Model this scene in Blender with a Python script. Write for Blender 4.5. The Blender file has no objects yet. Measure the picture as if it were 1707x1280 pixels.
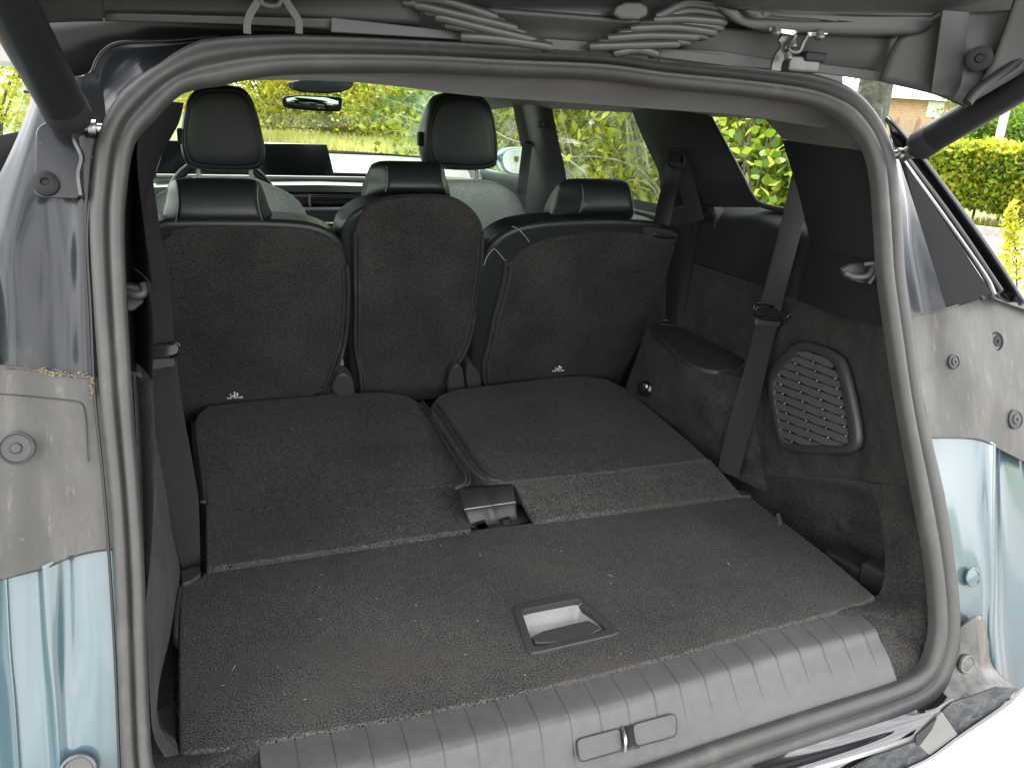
import bpy, bmesh, math, random
import numpy as np
from mathutils import Vector, Matrix
from math import radians, sin, cos, pi
random.seed(7); rng = np.random.default_rng(7)
SC = bpy.context.scene; COL = SC.collection
V = Vector
# ---------------------------------------------------------------- camera (metres; x right, y into the car, z=0 boot floor)
W0, H0, F0 = 1707.0, 1280.0, 1319.16
CP = V((-.44878, -.80294, .716295))
CR = V((.93397164, -.35443495, .04552846)); CU = V((.07726467, .32468825, .94265991)); CF = V((.34889417, .87689988, -.33063492))
cd = bpy.data.cameras.new('camera'); cam = bpy.data.objects.new('camera', cd); COL.objects.link(cam)
cam.matrix_world = Matrix(((CR.x, CU.x, -CF.x, CP.x), (CR.y, CU.y, -CF.y, CP.y), (CR.z, CU.z, -CF.z, CP.z), (0, 0, 0, 1)))
cd.sensor_width = 36; cd.lens = F0/W0*36; cd.clip_start = .02; cd.clip_end = 3000
SC.camera = cam
GZ = -.75
# ---------------------------------------------------------------- world, sun, exposure
SUN_EL, SUN_AZ = 55, 8          # azimuth from +y towards +x
w = bpy.data.worlds.new('World'); SC.world = w; w.use_nodes = True
nt = w.node_tree; N = nt.nodes; L = nt.links; bg = N['Background']
sky = N.new('ShaderNodeTexSky'); sky.sky_type = 'NISHITA'; sky.sun_disc = False
sky.sun_elevation = radians(SUN_EL); sky.sun_rotation = radians(SUN_AZ)
tc = N.new('ShaderNodeTexCoord'); mp = N.new('ShaderNodeMapping'); mp.inputs['Scale'].default_value = (1, 1, 2.2)
no = N.new('ShaderNodeTexNoise'); no.inputs['Scale'].default_value = 2.6; no.inputs['Detail'].default_value = 7; no.inputs['Roughness'].default_value = .6
rp = N.new('ShaderNodeValToRGB'); rp.color_ramp.elements[0].position = .32; rp.color_ramp.elements[1].position = .52
mx = N.new('ShaderNodeMixRGB'); mx.inputs['Color2'].default_value = (11.3, 11.2, 11.0, 1)
L.new(tc.outputs['Generated'], mp.inputs['Vector']); L.new(mp.outputs[0], no.inputs['Vector']); L.new(no.outputs['Fac'], rp.inputs[0])
L.new(rp.outputs[0], mx.inputs['Fac']); L.new(sky.outputs[0], mx.inputs['Color1']); L.new(mx.outputs[0], bg.inputs['Color'])
bg.inputs['Strength'].default_value = .13
sl = bpy.data.lights.new('sun', 'SUN'); sl.energy = 3.0; sl.angle = radians(.6); sl.color = (1, .95, .86)
so = bpy.data.objects.new('sun', sl); COL.objects.link(so)
sd = V((sin(radians(SUN_AZ))*cos(radians(SUN_EL)), cos(radians(SUN_AZ))*cos(radians(SUN_EL)), sin(radians(SUN_EL))))
so.rotation_euler = sd.to_track_quat('Z', 'Y').to_euler()
SC.view_settings.view_transform = 'Standard'; SC.view_settings.look = 'None'; SC.view_settings.exposure = 2.0
SC.view_settings.gamma = 1
SC.render.resolution_x = 1024; SC.render.resolution_y = 767
SC.render.engine = 'CYCLES'
SC.cycles.max_bounces = 10; SC.cycles.diffuse_bounces = 5; SC.cycles.transparent_max_bounces = 12
SC.cycles.sample_clamp_indirect = 6

# ---------------------------------------------------------------- geometry helpers
def ray(px, py): return CF + CR*((px-W0/2)/F0) + CU*((H0/2-py)/F0)
def Q(px, py, x=None, y=None, z=None, o=None, n=None, d=None):
    """3D point seen at photo pixel px,py on the plane x=, y=, z=, or (o=) the slanted tailgate opening"""
    if x is not None: n, d = V((1, 0, 0)), x
    elif y is not None: n, d = V((0, 1, 0)), y
    elif z is not None: n, d = V((0, 0, 1)), z
    elif o is not None: n, d = V((0, 1, -.38)), -.10+o
    D = ray(px, py); return CP + D*((d-n.dot(CP))/n.dot(D))
def far(px, py, dist): return CP + ray(px, py)*dist
def QL(pts, **k): return [Q(a, b, **k) for a, b in pts]
ROOT = None
def link(name, me, mat, parent=None):
    o = bpy.data.objects.new(name, me); COL.objects.link(o)
    if mat is not None:
        for m in (mat if isinstance(mat, (list, tuple)) else [mat]): me.materials.append(m)
    if parent is not None:
        o.parent = parent
        if parent.parent is None: o.location = -parent.location
    return o
def mk(name, vs, fs, mat, parent=None, smooth=True, bev=0, seg=2, solid=0, off=-1, sub=0, auto=None):
    me = bpy.data.meshes.new(name); me.from_pydata([tuple(v) for v in vs], [], fs); me.update()
    if smooth: me.polygons.foreach_set('use_smooth', [True]*len(me.polygons))
    o = link(name, me, mat, parent)
    if solid:
        m = o.modifiers.new('s', 'SOLIDIFY'); m.thickness = solid; m.offset = off
    if bev:
        m = o.modifiers.new('b', 'BEVEL'); m.width = bev; m.segments = seg; m.limit_method = 'ANGLE'; m.angle_limit = radians(35); m.harden_normals = True
    if sub:
        m = o.modifiers.new('u', 'SUBSURF'); m.levels = sub; m.render_levels = sub
    if smooth and not bev and auto:
        me.set_sharp_from_angle(angle=radians(auto))
    return o
def chaikin(p, it=2, closed=True):
    for _ in range(it):
        q = []
        n = len(p)
        if not closed: q.append(p[0])
        for i in range(n if closed else n-1):
            a, b = p[i], p[(i+1) % n]
            q += [a.lerp(b, .25), a.lerp(b, .75)]
        if not closed: q.append(p[-1])
        p = q
    return p
def pnormal(p):
    n = V((0, 0, 0)); c = sum(p, V((0, 0, 0)))/len(p)
    for i in range(len(p)): n += (p[i]-c).cross(p[(i+1) % len(p)]-c)
    return n.normalized()
def slab(name, pts, th, mat, parent=None, n=None, bev=.003, rnd=0, seg=2, smooth=True):
    """outline (facing the camera) extruded away from the camera by th"""
    if rnd: pts = chaikin(pts, rnd)
    nn = pnormal(pts) if n is None else V(n).normalized()
    c = sum(pts, V((0, 0, 0)))/len(pts)
    if nn.dot(c-CP) < 0: nn = -nn           # nn points away from the viewer
    if pnormal(pts).dot(nn) > 0: pts = list(reversed(pts))
    k = len(pts); vs = list(pts)+[p+nn*th for p in pts]
    fs = [tuple(range(k)), tuple(range(2*k-1, k-1, -1))]
    for i in range(k): j = (i+1) % k; fs.append((i, i+k, j+k, j))
    me_s = smooth
    return mk(name, vs, fs, mat, parent, me_s, bev=bev, seg=seg)
def rc(pts, r, k=4):
    out = []
    n = len(pts)
    for i in range(n):
        p = pts[i]; a = pts[i-1]-p; b = pts[(i+1) % n]-p; ra = min(r, a.length*.45); rb = min(r, b.length*.45)
        A = p+a.normalized()*ra; B = p+b.normalized()*rb
        for j in range(k+1): t = j/k; out.append(A*(1-t)**2+p*2*t*(1-t)+B*t*t)
    return out
def cr(p0, p1, p2, p3, t):
    return .5*((2*p1)+(p2-p0)*t+(2*p0-5*p1+4*p2-p3)*t*t+(3*p1-p0-3*p2+p3)*t**3)
def crline(p, n):
    out = []
    m = len(p)
    for i in range(m-1):
        a = p[i-1] if i else p[0]*2-p[1]; d = p[i+2] if i+2 < m else p[-1]*2-p[-2]
        for k in range(n): out.append(cr(a, p[i], p[i+1], d, k/n))
    out.append(p[-1].copy()); return out
def grid(name, rows, mat, parent=None, nu=6, nv=6, solid=0, off=-1, flip=False, smooth=True):
    rows = [crline([V(q) for q in r], nu) for r in rows]
    cols = [crline([r[i] for r in rows], nv) for i in range(len(rows[0]))]
    a, b = len(cols), len(cols[0]); vs = [cols[i][j] for i in range(a) for j in range(b)]
    fs = []
    for i in range(a-1):
        for j in range(b-1):
            f = (i*b+j, (i+1)*b+j, (i+1)*b+j+1, i*b+j+1)
            fs.append(f[::-1] if flip else f)
    # orient towards the viewer
    f = fs[len(fs)//2]; c = (vs[f[0]]+vs[f[2]])/2; nn = (vs[f[1]]-vs[f[0]]).cross(vs[f[2]]-vs[f[0]])
    if nn.dot(CP-c) < 0: fs = [g[::-1] for g in fs]
    return mk(name, vs, fs, mat, parent, smooth, solid=solid, off=off)
def ruled(name, A, B, mat, parent=None, n=6, nu=6, bulge=(0, 0, 0), solid=0, sm=True):
    b = V(bulge); rows = []
    for a, c in zip(A, B):
        rows.append([a.lerp(c, t/n)+b*sin(pi*t/n) for t in range(n+1)])
    return grid(name, rows, mat, parent, nu=1, nv=nu, solid=solid)
def frames(path, up, closed=False):
    out = []; m = len(path)
    for i in range(m):
        a = path[i-1] if (i or closed) else path[0]; b = path[(i+1) % m] if (i < m-1 or closed) else path[-1]
        t = (b-a).normalized(); s = t.cross(up).normalized(); u = s.cross(t).normalized(); out.append((t, s, u))
    return out
def sweep(name, path, prof, mat, parent=None, up=(0, 0, 1), closed=False, pclosed=True, sm=4, caps=True, scale=None):
    """prof in (s,u): s = sideways, u = along up"""
    p = [V(q) for q in path]
    if sm:
        if closed: 
            q = []; m = len(p)
            for i in range(m):
                for k in range(sm): q.append(cr(p[i-1], p[i], p[(i+1) % m], p[(i+2) % m], k/sm))
            p = q
        else: p = crline(p, sm)
    fr = frames(p, V(up), closed); vs = []; k = len(prof)
    for i, (c, (t, s, u)) in enumerate(zip(p, fr)):
        sc = scale(i/(len(p)-1)) if scale else 1
        for a, b in prof: vs.append(c+s*a*sc+u*b*sc)
    fs = []; m = len(p)
    for i in range(m if closed else m-1):
        j = (i+1) % m
        for q in range(k if pclosed else k-1):
            r = (q+1) % k; fs.append((i*k+q, j*k+q, j*k+r, i*k+r))
    if caps and not closed and pclosed:
        fs.append(tuple(range(k))[::-1]); fs.append(tuple((m-1)*k+q for q in range(k)))
    o = mk(name, vs, fs, mat, parent, True)
    bm = bmesh.new(); bm.from_mesh(o.data); bmesh.ops.recalc_face_normals(bm, faces=bm.faces); bm.to_mesh(o.data); bm.free()
    o.data.set_sharp_from_angle(angle=radians(50))
    return o
def circ(r, n=10, ry=None): return [(r*cos(2*pi*i/n), (ry or r)*sin(2*pi*i/n)) for i in range(n)]
def tube(name, path, r, mat, parent=None, n=10, sm=4, up=(0, 0, 1), closed=False): return sweep(name, path, circ(r, n), mat, parent, up, closed=closed, sm=sm)
def lathe(name, c, ax, prof, mat, parent=None, n=24):
    """prof: (radius, height along ax)"""
    ax = V(ax).normalized(); a = ax.orthogonal().normalized(); b = ax.cross(a); vs = []; fs = []
    for r, h in prof:
        for i in range(n): vs.append(c+ax*h+a*r*cos(2*pi*i/n)+b*r*sin(2*pi*i/n))
    for j in range(len(prof)-1):
        for i in range(n): k = (i+1) % n; fs.append((j*n+i, j*n+k, (j+1)*n+k, (j+1)*n+i))
    fs.append(tuple(range(n))[::-1]); fs.append(tuple((len(prof)-1)*n+i for i in range(n)))
    o = mk(name, vs, fs, mat, parent); o.data.set_sharp_from_angle(angle=radians(40)); return o
def box(name, c, s, mat, parent=None, bev=.004, rz=0, rx=0, seg=2):
    vs = []
    R = Matrix.Rotation(rz, 3, 'Z') @ Matrix.Rotation(rx, 3, 'X')
    for x in (-1, 1):
        for y in (-1, 1):
            for z in (-1, 1): vs.append(V(c)+R@V((x*s[0]/2, y*s[1]/2, z*s[2]/2)))
    fs = [(0, 1, 3, 2), (4, 6, 7, 5), (0, 4, 5, 1), (2, 3, 7, 6), (0, 2, 6, 4), (1, 5, 7, 3)]
    return mk(name, vs, fs, mat, parent, True, bev=bev, seg=seg)
def pillow(name, out, prof, mat, parent=None, n=None, close=True):
    """outline scaled about its centre; prof list of (scale, offset towards +n)"""
    c = sum(out, V((0, 0, 0)))/len(out); n = V(n).normalized(); k = len(out); vs = []; fs = []
    for s, h in prof:
        for p in out: vs.append(c+(p-c)*s+n*h)
    for j in range(len(prof)-1):
        for i in range(k): q = (i+1) % k; fs.append((j*k+i, j*k+q, (j+1)*k+q, (j+1)*k+i))
    fs.append(tuple(range(k))[::-1]); fs.append(tuple((len(prof)-1)*k+i for i in range(k)))
    o = mk(name, vs, fs, mat, parent)
    bm = bmesh.new(); bm.from_mesh(o.data); bmesh.ops.recalc_face_normals(bm, faces=bm.faces); bm.to_mesh(o.data); bm.free()
    return o
def MX(p): return V((-p.x, p.y, p.z))
def text(name, s, size, origin, xd, yd, mat, parent, th=.0004):
    cu = bpy.data.curves.new(name, 'FONT'); cu.body = s; cu.size = size; cu.extrude = th; cu.align_x = 'CENTER'
    ob = bpy.data.objects.new(name, cu); COL.objects.link(ob); bpy.context.view_layer.update()
    me = bpy.data.meshes.new_from_object(ob); bpy.data.objects.remove(ob)
    xd = V(xd).normalized(); yd = V(yd); yd = (yd-xd*xd.dot(yd)).normalized(); zd = xd.cross(yd)
    for v in me.vertices: c = v.co.copy(); v.co = origin+xd*c.x+yd*c.y+zd*c.z
    return link(name, me, mat, parent)
def tag(o, label=None, cat=None, group=None, kind=None):
    if label: o['label'] = label
    if cat: o['category'] = cat
    if group: o['group'] = group
    if kind: o['kind'] = kind
    return o
def empty(name, loc, label=None, cat=None, group=None):
    o = bpy.data.objects.new(name, None); COL.objects.link(o); o.location = loc; o.empty_display_size = .1
    return tag(o, label, cat, group)

# ---------------------------------------------------------------- materials
def mat(name, col, rough=.5, metal=0, coat=0, spec=.5, noise=None, bump=None, dirt=None, sheen=0, coords='Object'):
    """noise=(scale, amount[, detail]) value variation; bump=(scale, strength, dist); dirt=(scale, colour, lo, hi)"""
    m = bpy.data.materials.new(name); m.use_nodes = True; t = m.node_tree; nn = t.nodes; ll = t.links; b = nn['Principled BSDF']
    b.inputs['Roughness'].default_value = rough; b.inputs['Metallic'].default_value = metal; b.inputs['Coat Weight'].default_value = coat
    b.inputs['Coat Roughness'].default_value = .06
    b.inputs['Specular IOR Level'].default_value = spec; b.inputs['Sheen Weight'].default_value = sheen; b.inputs['Sheen Roughness'].default_value = .4
    b.inputs['Base Color'].default_value = (*col, 1)
    tcn = nn.new('ShaderNodeTexCoord'); src = tcn.outputs[coords]; cur = None
    if noise:
        ns = noise if isinstance(noise, list) else [noise]
        rgb = nn.new('ShaderNodeRGB'); rgb.outputs[0].default_value = (*col, 1); cur = rgb.outputs[0]
        for z in ns:
            sc_, am = z[0], z[1]
            q = nn.new('ShaderNodeTexNoise'); q.inputs['Scale'].default_value = sc_; q.inputs['Detail'].default_value = z[2] if len(z) > 2 else 3
            r = nn.new('ShaderNodeMapRange'); r.inputs['From Min'].default_value = .3; r.inputs['From Max'].default_value = .7
            r.inputs['To Min'].default_value = 1-am; r.inputs['To Max'].default_value = 1+am
            mu = nn.new('ShaderNodeVectorMath'); mu.operation = 'SCALE'
            ll.new(src, q.inputs['Vector']); ll.new(q.outputs['Fac'], r.inputs['Value']); ll.new(cur, mu.inputs[0]); ll.new(r.outputs[0], mu.inputs['Scale']); cur = mu.outputs[0]
    if dirt:
        for dsc, dcol, lo, hi, stretch in (dirt if isinstance(dirt, list) else [dirt]):
            if cur is None:
                rgb = nn.new('ShaderNodeRGB'); rgb.outputs[0].default_value = (*col, 1); cur = rgb.outputs[0]
            mpp = nn.new('ShaderNodeMapping'); mpp.inputs['Scale'].default_value = stretch
            q = nn.new('ShaderNodeTexNoise'); q.inputs['Scale'].default_value = dsc; q.inputs['Detail'].default_value = 8; q.inputs['Roughness'].default_value = .65
            r = nn.new('ShaderNodeMapRange'); r.inputs['From Min'].default_value = lo; r.inputs['From Max'].default_value = hi
            x = nn.new('ShaderNodeMixRGB'); x.inputs['Color2'].default_value = (*dcol, 1)
            ll.new(src, mpp.inputs['Vector']); ll.new(mpp.outputs[0], q.inputs['Vector']); ll.new(q.outputs['Fac'], r.inputs['Value']); ll.new(r.outputs[0], x.inputs['Fac']); ll.new(cur, x.inputs['Color1']); cur = x.outputs[0]
            if coat or rough < .35:
                rr = nn.new('ShaderNodeMapRange'); rr.inputs['To Min'].default_value = rough; rr.inputs['To Max'].default_value = .75
                ll.new(r.outputs[0], rr.inputs['Value']); ll.new(rr.outputs[0], b.inputs['Roughness'])
    if cur is not None: ll.new(cur, b.inputs['Base Color'])
    if bump:
        q = nn.new('ShaderNodeTexNoise'); q.inputs['Scale'].default_value = bump[0]; q.inputs['Detail'].default_value = 3
        bn = nn.new('ShaderNodeBump'); bn.inputs['Strength'].default_value = bump[1]; bn.inputs['Distance'].default_value = bump[2]
        ll.new(src, q.inputs['Vector']); ll.new(q.outputs['Fac'], bn.inputs['Height']); ll.new(bn.outputs[0], b.inputs['Normal'])
    return m
def weave(m, sx, sy, strength=.4, dist=.0006, col=None):
    """woven ribs as fine relief"""
    t = m.node_tree; nn = t.nodes; ll = t.links; b = nn['Principled BSDF']
    tcn = nn.new('ShaderNodeTexCoord'); wv = nn.new('ShaderNodeTexWave'); wv.bands_direction = 'Z'; wv.inputs['Scale'].default_value = sx; wv.inputs['Distortion'].default_value = 0
    ll.new(tcn.outputs['Object'], wv.inputs['Vector'])
    bn = nn.new('ShaderNodeBump'); bn.inputs['Strength'].default_value = strength; bn.inputs['Distance'].default_value = dist
    ll.new(wv.outputs['Fac'], bn.inputs['Height']); ll.new(bn.outputs[0], b.inputs['Normal']); return m
carpet = mat('boot_carpet', (.052, .0500, .0475), .95, spec=.12, sheen=.05, noise=[(440, .85, 1), (3.2, .30, 6), (60, .12, 3)], bump=(560, .7, .0012), dirt=[(330, (.16, .155, .15), .68, .78, (1, 1, 1)), (3.2, (.062, .057, .053), .5, .72, (1, 2, 1))])
carpet_side = mat('side_carpet', (.032, .0305, .029), .95, spec=.12, sheen=.05, noise=[(430, .7, 3), (14, .35, 5)], bump=(480, .8, .0014), dirt=(11, (.075, .07, .065), .58, .85, (1, 1, 1)))
seat_carpet = mat('seat_back_carpet', (.032, .0312, .0295), .95, spec=.12, sheen=.06, noise=[(430, .7, 3), (6, .28, 6)], bump=(480, .7, .0015))
plastic = mat('dark_plastic', (.019, .020, .021), .55, spec=.18, noise=(9, .12), bump=(900, .25, .0004))
plastic_dusty = mat('dusty_plastic', (.038, .038, .038), .5, spec=.45, noise=[(7, .2, 6)], bump=(1100, .35, .0004))
sillm = mat('sill_plastic', (.064, .0625, .061), .46, spec=.5, noise=[(5, .12, 6), (60, .10, 4)], bump=(1300, .4, .0004), dirt=(9, (.09, .087, .083), .62, .9, (1, 6, 1)))
trimg = mat('trim_grey_plastic', (.10, .10, .098), .40, spec=.5, bump=(900, .2, .0003))
leather = mat('black_leather', (.014, .019, .0175), .42, spec=.5, noise=(30, .1), bump=(420, .35, .0007))
fabric = mat('grey_seat_fabric', (.46, .49, .47), .9, sheen=.3, noise=[(500, .5, 2), (12, .12, 3)], bump=(500, .8, .001))
headl = mat('headliner_cloth', (.085, .080, .074), .95, spec=.1, sheen=.2, noise=[(500, .15, 2), (12, .1, 4)], bump=(700, .4, .0006))
rubber = mat('dusty_rubber', (.043, .042, .040), .52, spec=.38) if False else mat('dusty_rubber', (.044, .043, .041), .50, spec=.5, noise=[(25, .12, 5)], bump=(300, .15, .0005), dirt=(18, (.11, .105, .10), .55, .85, (1, 1, .3)))
rubber_dark = mat('black_rubber', (.02, .02, .02), .5, spec=.4)
bellows = mat('bellows_rubber', (.030, .029, .026), .38, spec=.5, noise=(20, .15))
webbing = weave(mat('belt_webbing', (.028, .026, .024), .5, spec=.35, sheen=.05, noise=[(300, .2, 2)]), 190, 0, 1.0, .0015)
gloss_black = mat('gloss_black', (.012, .013, .015), .09, coat=1, spec=.6, dirt=(120, (.10, .10, .10), .70, .85, (1, 1, .4)))
paint_dark = mat('dark_paint', (.014, .016, .019), .20, spec=.25, coat=.12, dirt=[(7, (.085, .085, .08), .56, .80, (1.6, 1, .4)), (160, (.3, .29, .27), .70, .82, (1, 1, 1))])
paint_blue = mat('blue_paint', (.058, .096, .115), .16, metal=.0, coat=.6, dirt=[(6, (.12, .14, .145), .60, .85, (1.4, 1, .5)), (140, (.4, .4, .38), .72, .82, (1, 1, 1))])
sealant = mat('jamb_trim_plastic', (.052, .050, .047), .45, spec=.35, noise=[(18, .16, 7)], dirt=[(9, (.105, .098, .086), .44, .74, (2.2, 1, .45)), (45, (.17, .15, .12), .58, .80, (2, 1, .35)), (24, (.22, .16, .09), .68, .84, (1, 1, 1))])
dirtm = mat('dried_dirt', (.15, .115, .075), .9, noise=[(60, .4, 6)])
steel = mat('zinc_steel', (.40, .40, .39), .33, metal=1, noise=(60, .2, 4))
steel_dark = mat('dark_steel', (.10, .10, .10), .4, metal=.7, noise=(50, .2, 4))
chrome = mat('bright_trim', (.25, .25, .25), .35, metal=1)
strutm = mat('strut_paint', (.010, .011, .012), .40, spec=.3, noise=(20, .1), dirt=(150, (.12, .12, .12), .70, .8, (1, 1, 1)))
screenm = mat('screen_glass', (.006, .007, .009), .12, spec=.5)
dashm = mat('dash_top', (.055, .058, .056), .45, spec=.5, bump=(700, .4, .0005))
white = mat('white_print', (.8, .8, .8), .6)
stitch = mat('pale_thread', (.30, .30, .28), .7)
bumperm = mat('bumper_plastic', (.33, .33, .32), .45, coat=.3, noise=[(20, .06, 4)])
carbody = mat('car_body_paint', (.13, .21, .25), .22, metal=.3, coat=1)
recess = mat('satin_grey_recess', (.28, .28, .275), .32, spec=.5)
def glassmat(name, tint, gl=.08):
    m = bpy.data.materials.new(name); m.use_nodes = True; t = m.node_tree; nn = t.nodes; nn.clear()
    o = nn.new('ShaderNodeOutputMaterial'); a = nn.new('ShaderNodeBsdfTransparent'); a.inputs[0].default_value = (*tint, 1)
    g = nn.new('ShaderNodeBsdfGlossy'); g.inputs['Roughness'].default_value = .02; lw = nn.new('ShaderNodeLayerWeight'); lw.inputs['Blend'].default_value = .5; pw = nn.new('ShaderNodeMath'); pw.operation = 'POWER'; pw.inputs[1].default_value = 5; fr = nn.new('ShaderNodeMath'); fr.operation = 'MULTIPLY_ADD'; fr.inputs[1].default_value = .3; fr.inputs[2].default_value = .02
    t.links.new(lw.outputs['Facing'], pw.inputs[0]); t.links.new(pw.outputs[0], fr.inputs[0])
    x = nn.new('ShaderNodeMixShader'); t.links.new(fr.outputs[0], x.inputs[0]); t.links.new(a.outputs[0], x.inputs[1]); t.links.new(g.outputs[0], x.inputs[2]); t.links.new(x.outputs[0], o.inputs[0])
    return m
glass = glassmat('window_glass', (.86, .93, .88)); glass_dark = mat('privacy_glass', (.010, .011, .012), .08, spec=.10, dirt=(5, (.025, .025, .025), .5, .8, (1, 1, .5)))

pillarm = mat('pillar_plastic', (.019, .020, .021), .75, spec=.05, bump=(900, .25, .0004))
def both(fn):
    fn(lambda p: p, 1); fn(MX, -1)
# ================================================================ THE CAR
car = empty('parked_car', (0, 1.5, GZ), 'blue grey family car seen through its open tailgate, third row seats folded flat', 'car')
def pt(name, vs, fs, m, **k): return mk(name, vs, fs, m, car, **k)
OP = lambda px, py, d=0: Q(px, py, o=d)

# ---------------- weatherstrip round the opening
outer = [(226, 1330), (205, 1280), (197, 1100), (191, 960), (184, 830), (165, 640), (150, 400), (154, 300), (167, 225), (207, 151), (264, 109), (351, 67), (450, 60), (550, 60), (700, 66), (850, 74), (1000, 81), (1107, 95), (1230, 108), (1340, 124), (1392, 139), (1432, 160), (1462, 194), (1481, 232), (1493, 275), (1499, 330), (1504, 400), (1508, 460), (1520, 541), (1539, 682), (1573, 830), (1590, 942), (1599, 1040), (1589, 1111), (1564, 1160), (1508, 1190), (1388, 1231), (1252, 1281)]
inner = [(275, 1330), (253, 1280), (244, 1100), (240, 960), (232, 830), (218, 640), (206, 400), (211, 300), (225, 225), (250, 203), (305, 150), (351, 140), (450, 121), (550, 117), (700, 117), (850, 124), (1000, 130), (1107, 144), (1230, 155), (1325, 166), (1368, 177), (1402, 194), (1428, 221), (1446, 252), (1456, 288), (1461, 335), (1465, 400), (1469, 460), (1480, 541), (1502, 682), (1529, 830), (1549, 942), (1556, 1040), (1547, 1090), (1523, 1127), (1476, 1150), (1353, 1190), (1213, 1236)]
sealc = []; sealw = []
for a, b in zip(outer, inner):
    A, B = OP(*a), OP(*b); sealc.append((A+B)/2); sealw.append((A-B).length)
print('seal widths', [round(x, 3) for x in sealw[::3]])
# lower run hidden below the picture
hid = [OP(1125, 1298), OP(1040, 1327)]; hp = hid[-1]
hid += [V((-.15, hp.y, hp.z)), V((-.40, hp.y+.004, hp.z+.006)), V((-.53, -.125, -.075)), V((-.572, -.105, -.01))]
path = sealc + hid
wmean = sum(sealw)/len(sealw)
def seal_profile(w):
    return [(-.5*w, -.010), (-.52*w, .003), (-.47*w, .0095), (-.36*w, .0125), (-.20*w, .0115), (-.10*w, .0075), (-.04*w, -.001), (.0*w, -.001), (.03*w, .0055), (.16*w, .0085), (.34*w, .0075), (.49*w, .003), (.52*w, -.012)]
nOP = V((0, -1, .38)).normalized()
def seal_sweep():
    # variable width profile, swept round the closed path
    P = path; m = len(P); Wd = sealw + [sealw[-1]]*len(hid); vs = []; pts = []; ws = []
    for i in range(m):
        for k in range(4):
            t = k/4; pts.append(cr(P[i-1], P[i], P[(i+1) % m], P[(i+2) % m], t)); ws.append(Wd[i]*(1-t)+Wd[(i+1) % m]*t)
    fr = frames(pts, nOP, True); k = 13
    for c, w_, (t, s, u) in zip(pts, ws, fr):
        for a, b in seal_profile(w_): vs.append(c-s*a+u*b)
    fs = []; n = len(pts)
    for i in range(n):
        j = (i+1) % n
        for q in range(k-1): fs.append((i*k+q, j*k+q, j*k+q+1, i*k+q+1))
    o = pt('weatherstrip', vs, fs, rubber); bm = bmesh.new(); bm.from_mesh(o.data); bmesh.ops.recalc_face_normals(bm, faces=bm.faces); bm.to_mesh(o.data); bm.free()
    return o
seal_sweep()
# clockwise/anticlockwise sign check happens through frames: ridge order (big outer, small inner)

# ---------------- painted body around the opening
def O3(p): return Q(p[0], p[1], o=p[2])
def flank(name, rows, m, **k): return grid(name, [[O3(p) for p in r] for r in rows], m, car, **k)
# right side
grid('body_panel', [
    [O3((1488, 250, .01)), Q(1492, 255, x=.61), Q(1497, 262, x=.625)],
    [O3((1500, 330, .01)), Q(1508, 330, x=.60), Q(1520, 330, x=.625)],
    [O3((1502, 430, .01)), Q(1520, 425, x=.59), Q(1550, 425, x=.625)],
    [O3((1514, 529, .01)), Q(1545, 523, x=.60), Q(1578, 516, x=.63)]], paint_dark, car)
def rear_corner_trim(f, s):
    slab('quarter_glass', [f(Q(1494, 262, x=.63)), f(Q(1508, 270, x=.66)), f(Q(1655, 490, x=.70)), f(Q(1577, 517, x=.645)), f(Q(1525, 360, x=.635))], .006, glass_dark, car, bev=.001)
    sweep('window_trim', [f(Q(1498, 258, x=.70)), f(Q(1575, 365, x=.705)), f(Q(1640, 458, x=.705)), f(Q(1657, 492, x=.705))], circ(.0045, 8), chrome, car)
    sweep('window_trim', [f(Q(1494, 262, x=.67)), f(Q(1560, 372, x=.685)), f(Q(1625, 478, x=.69)), f(Q(1640, 500, x=.69))], circ(.004, 8), rubber_dark, car)
    sweep('window_trim', [f(Q(1505, 256, x=.72)), f(Q(1590, 370, x=.725)), f(Q(1668, 486, x=.725))], circ(.005, 8), rubber_dark, car)
    grid('roof_side_pillar', [[f(Q(1478, 196, x=.72)), f(Q(1484, 222, x=.74)), f(Q(1493, 250, x=.72))],
        [f(Q(1536, 266, x=.75)), f(Q(1524, 272, x=.765)), f(Q(1514, 274, x=.735))],
        [f(Q(1636, 402, x=.76)), f(Q(1612, 402, x=.775)), f(Q(1593, 390, x=.735))],
        [f(Q(1704, 505, x=.765)), f(Q(1684, 503, x=.78)), f(Q(1666, 494, x=.735))]], paint_dark, car, solid=.004)
    sweep('drip_rail', [f(Q(1479, 198, x=.745)), f(Q(1537, 266, x=.765)), f(Q(1637, 402, x=.775)), f(Q(1705, 507, x=.78))], circ(.006, 8), rubber, car)
both(rear_corner_trim)
flank('pillar_panel', [
    [(1512, 524, .01), (1545, 519, .022), (1580, 512, .012), (1622, 499, .030), (1662, 488, .040), (1712, 512, .05)],
    [(1522, 580, .01), (1553, 580, .020), (1590, 575, .014), (1630, 570, .026), (1670, 565, .035), (1730, 575, .05)],
    [(1536, 650, .01), (1564, 650, .018), (1600, 650, .018), (1640, 650, .020), (1680, 660, .035), (1735, 670, .05)],
    [(1552, 729, .01), (1590, 729, .016), (1631, 731, .020), (1650, 738, .024), (1669, 749, .036), (1735, 782, .05)]], sealant)
def bolt(px, py, r, d, name='screw', m=plastic, plane=None):
    c = Q(px, py, o=d) if plane is None else Q(px, py, **plane); n = (CP-c).normalized(); n = nOP
    o = lathe(name, c, n, [(r*1.12, -.004), (r*1.12, .0015), (r*.95, .0022), (r*.9, .0008), (r*.62, .0008), (r*.55, .003), (r*.2, .0035), (r*.12, .001)], m, car); return o
bolt(1660, 569, .0145, .034); bolt(1590, 603, .0105, .014, m=plastic_dusty); bolt(1693, 699, .0145, .035, m=plastic_dusty)
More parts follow.
